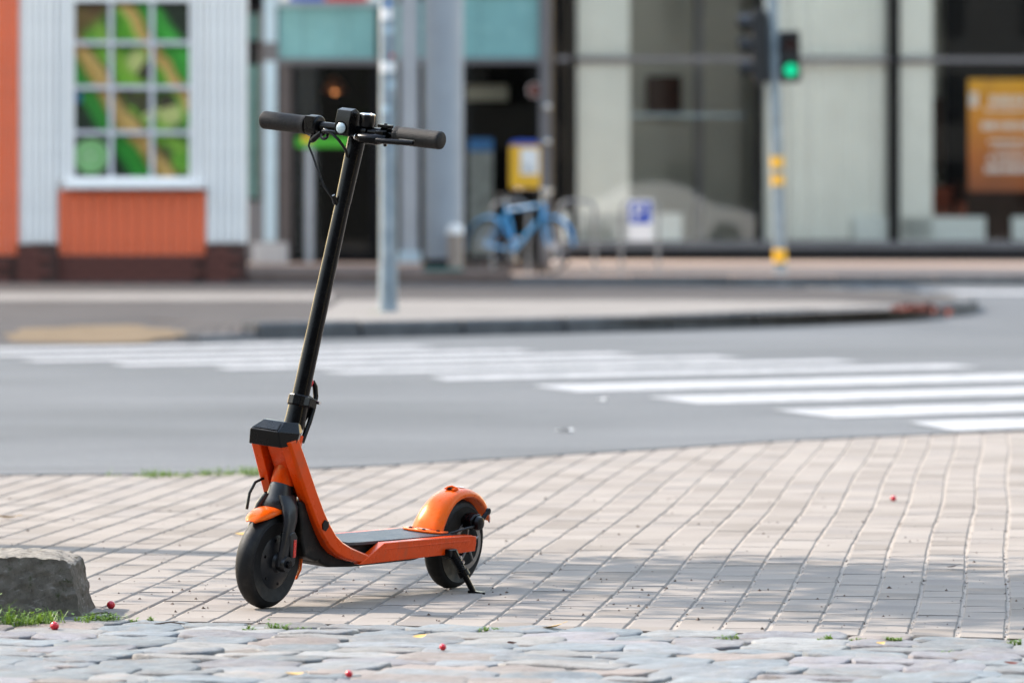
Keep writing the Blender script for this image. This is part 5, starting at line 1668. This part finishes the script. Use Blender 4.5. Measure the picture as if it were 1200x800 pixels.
# two side arms bending from the headstock into the deck
back = [(0.772, 0.386), (0.727, 0.322), (0.688, 0.264), (0.656, 0.218), (0.632, 0.188), (0.609, 0.164), (0.585, 0.148), (0.556, 0.1355), (0.525, 0.1265), (0.495, 0.1185), (0.470, 0.1105), (0.450, 0.103)]
front = [(0.812, 0.376), (0.768, 0.309), (0.728, 0.248), (0.694, 0.200), (0.668, 0.168), (0.640, 0.140), (0.610, 0.121), (0.578, 0.109), (0.540, 0.1005), (0.508, 0.0965), (0.480, 0.0955), (0.455, 0.0955)]
for s_ in (-1, 1):
    a_ = MB()
    y0, y1 = s_ * 0.050, s_ * 0.0775
    ym = s_ * 0.0725
    rows = []
    for i_, ((bx_, bz_), (fx_, fz_)) in enumerate(zip(back, front)):
        y1 = s_ * (0.055 + 0.0225 * min(1.0, i_ / 7.0)); y0 = y1 - s_ * 0.0275; ym = y1 - s_ * 0.005
        mx, mz = (bx_ + fx_) / 2, (bz_ + fz_) / 2
        k_ = 0.13
        rows.append([(bx_, y0, bz_), (bx_, ym, bz_), (bx_ + (fx_ - bx_) * k_, y1, bz_ + (fz_ - bz_) * k_), (fx_ + (bx_ - fx_) * k_, y1, fz_ + (bz_ - fz_) * k_), (fx_, ym, fz_), (fx_, y0, fz_)])
    a_.strip(rows, close=True); a_.add(rows[0], [tuple(range(6))]); a_.add(rows[-1], [tuple(range(6))])
    arm = S(a_, 'frame_arm', M['orange'], bevel=0.0018, segs=2)
    S(MB().prism([(0.646, 0.196), (0.660, 0.201), (0.670, 0.192), (0.668, 0.180), (0.655, 0.175), (0.645, 0.184)], s_ * 0.0655, s_ * 0.0695), 'plug', M['black'], arm, bevel=0.001)
    # deck rail
    r_ = MB()
    prof = [(0.424, 0.1385), (0.055, 0.1385), (0.030, 0.134), (0.030, 0.100), (0.10, 0.098), (0.515, 0.0935), (0.520, 0.0955)]
    r_.prism(prof, s_ * 0.060, s_ * 0.0795)
    rail = S(r_, 'deck_rail', M['orange'], bevel=0.0035, segs=3)
    S(MB().prism([(0.418, 0.1265), (0.06, 0.1275), (0.06, 0.1245), (0.425, 0.1235)], s_ * 0.0790, s_ * 0.0806), 'rail_ridge', M['orange'], rail, bevel=0.0006)
    S(MB().prism([(0.029, 0.134), (0.008, 0.129), (-0.004, 0.116), (-0.002, 0.104), (0.012, 0.098), (0.029, 0.100)], s_ * 0.052, s_ * 0.060), 'dropout', M['orange'], rail, bevel=0.002)
    rf_ = MB()
    rr_ = random.Random(2)
    for i in range(5):
        rf_.m = i % 2
        z = 0.102 + i * 0.006
        rf_.box((0.004, s_ * 0.0602 - .0006, z), (0.026, s_ * 0.0602 + .0010, z + 0.0055))
    S(rf_, 'reflector', [M['reflect'], M['white_sticker']], rail, smooth=0)

# black battery body under and behind the arms
by = MB()
by.prism([(0.742, 0.243), (0.730, 0.205), (0.716, 0.150), (0.700, 0.117), (0.655, 0.104), (0.640, 0.106), (0.632, 0.098), (0.600, 0.088), (0.50, 0.0835), (0.24, 0.0850), (0.215, 0.0885), (0.205, 0.1150), (0.205, 0.1350), (0.60, 0.1350), (0.640, 0.170), (0.690, 0.243)], -0.0490, 0.0490)
S(by, 'battery_case', M['belly'], bevel=0.006, segs=2)
S(MB().prism([(0.204, 0.100), (0.045, 0.102), (0.045, 0.135), (0.204, 0.135)], 0.040, 0.0595).prism([(0.204, 0.100), (0.045, 0.102), (0.045, 0.135), (0.204, 0.135)], -0.0595, -0.040), 'rear_bracket', M['satin'], bevel=0.002)
# rubber mat on the deck
rows = []
for x, z in ((0.622, 0.182), (0.606, 0.166), (0.590, 0.155), (0.570, 0.147), (0.545, 0.143), (0.50, 0.1415), (0.30, 0.1405), (0.155, 0.1405), (0.085, 0.1400)):
    hw = 0.0585 if x > 0.16 else 0.0585
    rows.append([(x, -hw, z - .006), (x, -hw, z), (x, hw, z), (x, hw, z - .006)])
mt_ = MB().strip(rows); mt_.add(rows[0], [(0, 1, 2, 3)]); mt_.add(rows[-1], [(3, 2, 1, 0)])
S(mt_, 'deck_mat', M['mat'], smooth=30)
S(MB().prism([(0.64, 0.178), (0.60, 0.134), (0.06, 0.1305), (0.06, 0.1335), (0.585, 0.1375), (0.63, 0.186)], -0.0582, 0.0582), 'deck', M['satin'], bevel=0.001)

# rear fender with its foot, screws, catch and sticker
arc, sec = [], []
for i in range(27):
    t = i / 26; an = 6 + (156 - 6) * t
    hw = 0.044 - 0.011 * min(1, t * 2.6) if t < .4 else 0.033 - 0.004 * (t - .4) / .6
    r0 = 0.133 - 0.009 * min(1, t * 2.0)
    arc.append(an)
    sec.append((hw, r0, 0.007, 0.010 if t > 0.15 else 0.004 + 0.04 * t))
sec[-1] = (0.026, 0.123, 0.005, 0.004)
# foot follows the deck
rf = fender(0.0, WR, arc[2:], sec[2:])
rows = [[(0.158, -0.044, 0.1435), (0.158, 0.044, 0.1435)], [(0.150, -0.050, 0.1445), (0.150, 0.050, 0.1445)], [(0.122, -0.052, 0.1470), (0.122, 0.052, 0.1470)]]
ft = MB()
pf = [(0.160, -0.040), (0.166, -0.020), (0.166, 0.020), (0.160, 0.040), (0.145, 0.052), (0.108, 0.050), (0.108, -0.050), (0.145, -0.052)]
ft.prism(pf, 0.1410, 0.1458, axis='z')
rear_f = S(rf, 'rear_fender', M['fender'], smooth=45)
S(ft, 'fender_foot', M['fender'], rear_f, bevel=0.0015)
for (x, y) in ((0.146, -0.030), (0.150, 0.008), (0.135, 0.038)):
    S(MB().lathe([(0.0, 0.0), (0.005, 0.0), (0.005, 0.0016), (0.002, 0.003), (0.0, 0.0030)], 14, Matrix.Translation((x, y, 0.1460))), 'screw', M['satin'], rear_f)
S(MB().tube([(0.034, -0.012, 0.2365), (0.031, 0.0, 0.2410), (0.028, 0.014, 0.2370)], 0.003, 10).box((0.022, -0.013, 0.2330), (0.042, -0.006, 0.2375)).box((0.022, 0.007, 0.2330), (0.042, 0.014, 0.2375)), 'catch', M['fender'], rear_f, bevel=0.001)
S(MB().box((0.024, -0.0055, 0.2345), (0.040, 0.0055, 0.2378)), 'catch_slot', M['black'], rear_f, smooth=0)
S(MB().strip([[(rr_ * math.cos(R(an)), y, WR + rr_ * math.sin(R(an))) for y in (-0.014, -0.006, 0.002, 0.010) for rr_ in [0.1330 - 0.0008 * (y / 0.0157) ** 2]] for an in (90, 94, 98, 102)]), 'sticker', M['white_sticker'], rear_f)

# kickstand on the left
ksd = MB()
ksd.prism([(0.165, 0.112), (0.128, 0.112), (0.118, 0.098), (0.130, 0.085), (0.160, 0.092)], 0.066, 0.092)
stand = S(ksd, 'kickstand', M['satin'], bevel=0.004)
def ksl(t): return Vector((0.138, 0.086, 0.100)).lerp(Vector((0.103, 0.128, 0.0165)), t)
S(MB().tube([ksl(-.05), ksl(.08), ksl(.52)], [0.0125, 0.0115, 0.0095], 14), 'upper_leg', M['satin'], stand)
S(MB().lathe([(0.0105, -0.004), (0.0135, -0.003), (0.0135, 0.010), (0.0105, 0.011)], 18, Matrix.Translation(ksl(.55)) @ (ksl(0) - ksl(1)).to_track_quat('Z', 'Y').to_matrix().to_4x4()), 'collar', M['satin'], stand)
S(MB().tube([ksl(.5), ksl(.95), ksl(1.0)], [0.0075, 0.0065, 0.0065], 12), 'lower_leg', M['satin'], stand)
S(MB().prism([(0.112, 0.118), (0.098, 0.117), (0.088, 0.150), (0.096, 0.156), (0.108, 0.152)], 0.0125, 0.0185, axis='z'), 'foot', M['satin'], stand, bevel=0.001)
for t in (.12, .24): S(MB().lathe([(0.0, 0.0), (0.0042, 0.0), (0.0042, 0.003), (0.0, 0.0032)], 12, Matrix.Translation(ksl(t) + Vector((-.004, .0105, .003))) @ Matrix.Rotation(R(-80), 4, 'X')), 'pin', M['chrome'], stand)
sprng = [ksl(.1 + .4 * i / 60) + Vector((0.013 * math.cos(i * .9), 0.013 * math.sin(i * .9), 0)) * 0.9 for i in range(61)]
S(MB().tube(sprng, 0.0011, 5), 'spring', M['satin'], stand)

# brake caliper over the rear disc
cp = MB()
cp.prism([(0.028, 0.150), (0.030, 0.170), (0.014, 0.181), (-0.010, 0.183), (-0.022, 0.172), (-0.016, 0.152), (0.002, 0.143)], 0.030, 0.060)
cal = S(cp, 'brake_caliper', M['satin'], bevel=0.004)
S(MB().lathe([(0.0, 0.0), (0.015, 0.0), (0.017, 0.004), (0.015, 0.012), (0.008, 0.015), (0.0, 0.015)], 24, Matrix.Translation((0.004, 0.060, 0.162)) @ Matrix.Rotation(R(-90), 4, 'X')), 'caliper_cap', M['black'], cal)
S(MB().tube([(-0.012, 0.064, 0.170), (-0.026, 0.066, 0.184), (-0.036, 0.066, 0.190)], [0.006, 0.005, 0.004], 10).lathe([(0.0, 0.0), (0.008, 0.0), (0.008, 0.006), (0.0, 0.006)], 12, Matrix.Translation((-0.034, 0.062, 0.188)) @ Matrix.Rotation(R(-90), 4, 'X')), 'caliper_arm', M['satin'], cal)
S(MB().tube([(0.020, 0.064, 0.156), (0.050, 0.063, 0.152), (0.085, 0.058, 0.146), (0.11, 0.050, 0.140)], 0.0028, 8), 'brake_cable', M['black'], cal)
S(MB().tube([(-0.036, 0.066, 0.189), (-0.044, 0.064, 0.168), (-0.050, 0.062, 0.160)], 0.001, 5), 'cable_end', M['chrome'], cal)

# black faceted head casing
def loopc(items): return [Vector(p) for p in items]
hc = MB()
top = loopc([(0.748, -0.038, 0.414), (0.748, 0.038, 0.414), (0.766, 0.044, 0.419), (0.796, 0.029, 0.420), (0.796, -0.029, 0.420), (0.766, -0.044, 0.419)])
mid = loopc([(0.744, -0.042, 0.398), (0.744, 0.042, 0.398), (0.776, 0.0565, 0.396), (0.834, 0.038, 0.400), (0.834, -0.038, 0.400), (0.776, -0.0565, 0.396)])
low = loopc([(0.758, -0.044, 0.376), (0.758, 0.044, 0.376), (0.786, 0.0560, 0.370), (0.826, 0.043, 0.364), (0.826, -0.043, 0.364), (0.786, -0.0560, 0.370)])
hc.strip([top, mid, low], close=True); hc.add(top, [tuple(range(6))]); hc.add(low, [tuple(range(5, -1, -1))])
casing = S(hc, 'head_casing', M['black'], smooth=20, bevel=0.003, segs=2)
S(MB().add([(0.8035, -0.024, 0.4185), (0.8035, 0.024, 0.4185), (0.8315, 0.033, 0.4035), (0.8315, -0.033, 0.4035)], [(0, 1, 2, 3)]), 'front_lamp', M['black'], casing, smooth=0)

# stem with clamp, latch, clip and hose
AXS = Matrix.Rotation(R(-12.9), 4, 'Y')
sx = lambda z: 0.713 - (z - 0.418) * 0.2375          # stem centre line
stp = lambda z, dx=0.0, y=0.0: Vector((sx(z) + dx, y, z))
st = MB().tube([stp(0.40), stp(0.425), stp(0.452)], [0.0245, 0.0230, 0.0222], 28)
neck = S(st, 'neck', M['satin'])
S(MB().tube([stp(0.446), stp(0.90), stp(0.901), stp(1.045)], [0.0192, 0.0170, 0.0178, 0.0202], 32), 'stem', M['satin'])
cm = MB().lathe([(0.0195, 0.0), (0.0255, 0.0), (0.027, 0.003), (0.027, 0.022), (0.0255, 0.025), (0.0195, 0.025)], 10, Matrix.Translation(stp(0.448)) @ AXS, closed=True)
cm.box((-0.014, 0.020, 0.0), (0.014, 0.036, 0.020), Matrix.Translation(stp(0.450)) @ AXS)
clampo = S(cm, 'stem_clamp', M['black'], smooth=20, bevel=0.0015)
S(MB().lathe([(0.0, 0.0), (0.004, 0.0), (0.004, 0.010), (0.0, 0.010)], 10, Matrix.Translation(stp(0.460, -0.022, 0.030)) @ Matrix.Rotation(R(-90), 4, 'X')), 'clamp_bolt', M['chrome'], clampo)
S(MB().prism([(sx(.44) - 0.018, 0.440), (sx(.47) - 0.019, 0.474), (sx(.47) - 0.038, 0.466), (sx(.43) - 0.034, 0.428), (sx(.41) - 0.018, 0.404)], -0.013, 0.013), 'latch', M['black'], clampo, bevel=0.003)
S(MB().tube([stp(0.490, -0.0195), stp(0.502, -0.0215), stp(0.516, -0.0195)], [0.008, 0.011, 0.006], 14), 'red_clip', M['red'])
hz = [stp(0.505, -0.029, 0.004), stp(0.492, -0.038, 0.008), stp(0.470, -0.042, 0.013), stp(0.445, -0.038, 0.016), stp(0.415, -0.031, 0.018), stp(0.385, -0.022, 0.018), stp(0.370, -0.018, 0.018)]
S(MB().tube(hz, [0.005, 0.0062, 0.006, 0.0058, 0.0058, 0.006, 0.006], 12), 'hose', M['black'])

# handlebar, grips, controls
BX, BZ = 0.588, 1.066
hb = MB().tube([(BX, -0.238, BZ), (BX, 0.238, BZ)], 0.0112, 20)
hb.tube([stp(1.035), Vector((0.566, 0, 1.058)), Vector((BX, 0, BZ))], [0.0200, 0.0195, 0.0150], 20)
bar = S(hb, 'handlebar', M['satin'])
for s_ in (-1, 1):
    prof = [(0.0, 0.0)] + [(0.017, 0.0), (0.0195, 0.002), (0.0205, 0.006)] + [(0.0202 if i % 2 else 0.0208, 0.010 + i * 0.005) for i in range(20)] + [(0.0205, 0.112), (0.0215, 0.114), (0.0215, 0.120), (0.0112, 0.120)]
    S(MB().lathe(prof, 28, Matrix.Translation((BX, s_ * 0.240, BZ)) @ Matrix.Rotation(R(90 * s_), 4, 'X')), 'grip', M['grip'], bar, smooth=60)
# throttle on the right hand side
th = MB().lathe([(0.0115, 0.0), (0.0215, 0.0), (0.0245, 0.003), (0.0245, 0.027), (0.0215, 0.030), (0.0115, 0.030)], 26, Matrix.Translation((BX, -0.084, BZ)) @ Matrix.Rotation(R(90), 4, 'X'), closed=True)
th.box((BX + 0.010, -0.112, BZ - 0.006), (BX + 0.026, -0.088, BZ + 0.022))
thr = S(th, 'throttle', M['black'], bevel=0.0015)
S(MB().tube([(BX + 0.016, -0.070, BZ - 0.012), (BX + 0.018, -0.088, BZ - 0.030), (BX + 0.014, -0.096, BZ - 0.034)], [0.006, 0.007, 0.005], 12), 'throttle_lever', M['black'], thr)
S(MB().lathe([(0.006, 0.0), (0.010, 0.001), (0.011, 0.004), (0.010, 0.007), (0.006, 0.007)], 20, Matrix.Translation((BX + 0.016, -0.058, BZ - 0.021)) @ Matrix.Rotation(R(60), 4, 'Y'), closed=True), 'cable_ring', M['satin'], thr)
# display and headlamp block
db = MB().prism([(0.560, 1.056), (0.627, 1.053), (0.628, 1.084), (0.622, 1.110), (0.604, 1.115), (0.562, 1.094)], -0.0205, 0.0175)
dash = S(db, 'display', M['black'], bevel=0.0016, segs=2)
S(MB().add([(0.602, -0.015, 1.1155), (0.566, -0.015, 1.0975), (0.566, 0.012, 1.0975), (0.602, 0.012, 1.1155)], [(0, 1, 2, 3)]), 'screen', M['car_glass'], dash, smooth=0)
S(MB().lathe([(0.0, 0.005), (0.006, 0.0045), (0.011, 0.0025), (0.013, 0.0)], 28, Matrix.Translation((0.6280, -0.003, 1.070)) @ Matrix.Rotation(R(88), 4, 'Y')), 'headlight', M['lens'], dash)
S(MB().lathe([(0.0132, 0.0), (0.0152, 0.0), (0.0152, 0.003), (0.0132, 0.003)], 28, Matrix.Translation((0.6270, -0.003, 1.070)) @ Matrix.Rotation(R(88), 4, 'Y'), closed=True), 'lamp_rim', M['satin'], dash)
# bell
bl = MB().lathe([(0.013, 0.0), (0.0165, 0.002), (0.0175, 0.010), (0.0172, 0.026), (0.0165, 0.028)], 28, Matrix.Translation((BX + 0.002, 0.040, BZ + 0.010)))
bell = S(bl, 'bell', M['black'])
S(MB().lathe([(0.0178, 0.001), (0.0176, 0.003), (0.0155, 0.0048), (0.010, 0.0055), (0.009, 0.0040), (0.0, 0.0040)], 28, Matrix.Translation((BX + 0.002, 0.040, BZ + 0.036))), 'bell_ring', M['chrome'], bell)
S(MB().lathe([(0.0112, -0.006), (0.0155, -0.006), (0.0155, 0.006), (0.0112, 0.006)], 20, Matrix.Translation((BX, 0.040, BZ)) @ Matrix.Rotation(R(90), 4, 'X'), closed=True), 'bell_clamp', M['satin'], bell)
# brake lever on the left hand side
bv = MB().lathe([(0.0114, -0.009), (0.017, -0.009), (0.017, 0.009), (0.0114, 0.009)], 22, Matrix.Translation((BX, 0.092, BZ)) @ Matrix.Rotation(R(90), 4, 'X'), closed=True)
bv.tube([(BX + 0.026, 0.034, BZ - 0.012), (BX + 0.034, 0.052, BZ - 0.013), (BX + 0.032, 0.090, BZ - 0.013), (BX + 0.024, 0.108, BZ - 0.010)], [0.0085, 0.0115, 0.012, 0.009], 16)
bv.box((BX + 0.004, 0.082, BZ - 0.016), (BX + 0.030, 0.102, BZ + 0.006))
br = S(bv, 'brake_mount', M['satin'], bevel=0.001)
S(MB().box((BX - 0.004, 0.080, BZ + 0.014), (BX + 0.020, 0.108, BZ + 0.021)).lathe([(0.0, 0.0), (0.0045, 0.0), (0.0045, 0.003), (0.0, 0.003)], 10, Matrix.Translation((BX + .008, 0.094, BZ + .021))), 'mount_cap', M['satin'], br, bevel=0.0015)
S(MB().lathe([(0.0, 0.0), (0.008, 0.0), (0.0085, 0.003), (0.006, 0.010), (0.004, 0.011), (0.0, 0.011)], 16, Matrix.Translation((BX + 0.026, 0.036, BZ - 0.012)) @ Matrix.Rotation(R(90), 4, 'X')), 'adjuster', M['chrome'], br)
lv = [(BX + 0.034, 0.080, BZ - 0.014), (BX + 0.042, 0.112, BZ - 0.014), (BX + 0.044, 0.140, BZ - 0.013), (BX + 0.042, 0.170, BZ - 0.012), (BX + 0.040, 0.190, BZ - 0.011)]
rows = []
for (x, y, z), (a_, b_) in zip(lv, ((.007, .007), (.0065, .0065), (.0055, .006), (.005, .006), (.004, .005))):
    rows.append([(x + a_ * math.cos(2 * math.pi * i / 12), y, z + b_ * math.sin(2 * math.pi * i / 12)) for i in range(12)])
lm = MB().strip(rows, close=True); lm.add(rows[0], [tuple(range(12))]); lm.add(rows[-1], [tuple(range(12))])
S(lm, 'brake_lever', M['satin'], br, smooth=50)
S(MB().prism([(BX + 0.030, 0.150), (BX + 0.036, 0.150), (BX + 0.036, 0.188), (BX + 0.030, 0.188)], BZ - 0.0075, BZ - 0.005, axis='z'), 'lever_pad', M['disc'], br, smooth=0)
S(MB().tube([(BX + 0.020, 0.104, BZ - 0.018), (BX + 0.018, 0.104, BZ - 0.026)], 0.004, 8), 'lever_pin', M['satin'], br)
# cables
cb1 = [(BX + 0.016, -0.095, BZ - 0.020), (BX + 0.020, -0.098, BZ - 0.045), (BX + 0.024, -0.082, BZ - 0.066), (BX + 0.030, -0.060, BZ - 0.098), (0.630, -0.034, 0.938), (0.622, -0.016, 0.915), (0.612, -0.004, 0.908)]
S(MB().tube(cb1, 0.0026, 8), 'control_cable', M['black'])
S(MB().tube([(0.621, -0.013, 0.918), (0.612, -0.008, 0.900)], [0.005, 0.007], 10), 'cable_grommet', M['black'])
cb2 = [(BX + 0.026, 0.030, BZ - 0.012), (BX + 0.030, 0.010, BZ - 0.010), (BX + 0.042, -0.028, BZ - 0.006), (BX + 0.040, -0.052, BZ - 0.008), (BX + 0.030, -0.064, BZ - 0.016), (BX + 0.022, -0.058, BZ - 0.028)]
S(MB().tube([(BX + 0.018, -0.066, BZ - 0.012), (BX + 0.032, -0.052, BZ - 0.004), (BX + 0.040, -0.026, BZ - 0.010), (BX + 0.036, -0.008, BZ - 0.024), (0.604, 0.000, BZ - 0.046), (0.596, 0.0, BZ - 0.060)], 0.0034, 10), 'cable_loop', M['black'])
S(MB().tube(cb2[:4], 0.0026, 8), 'brake_hose', M['black'])
# brake cable looping beside the fork on the right
S(MB().tube([(0.722, -0.036, 0.276), (0.748, -0.046, 0.284), (0.772, -0.053, 0.274), (0.788, -0.055, 0.250), (0.796, -0.053, 0.215)], 0.0034, 8), 'motor_cable', M['black'])
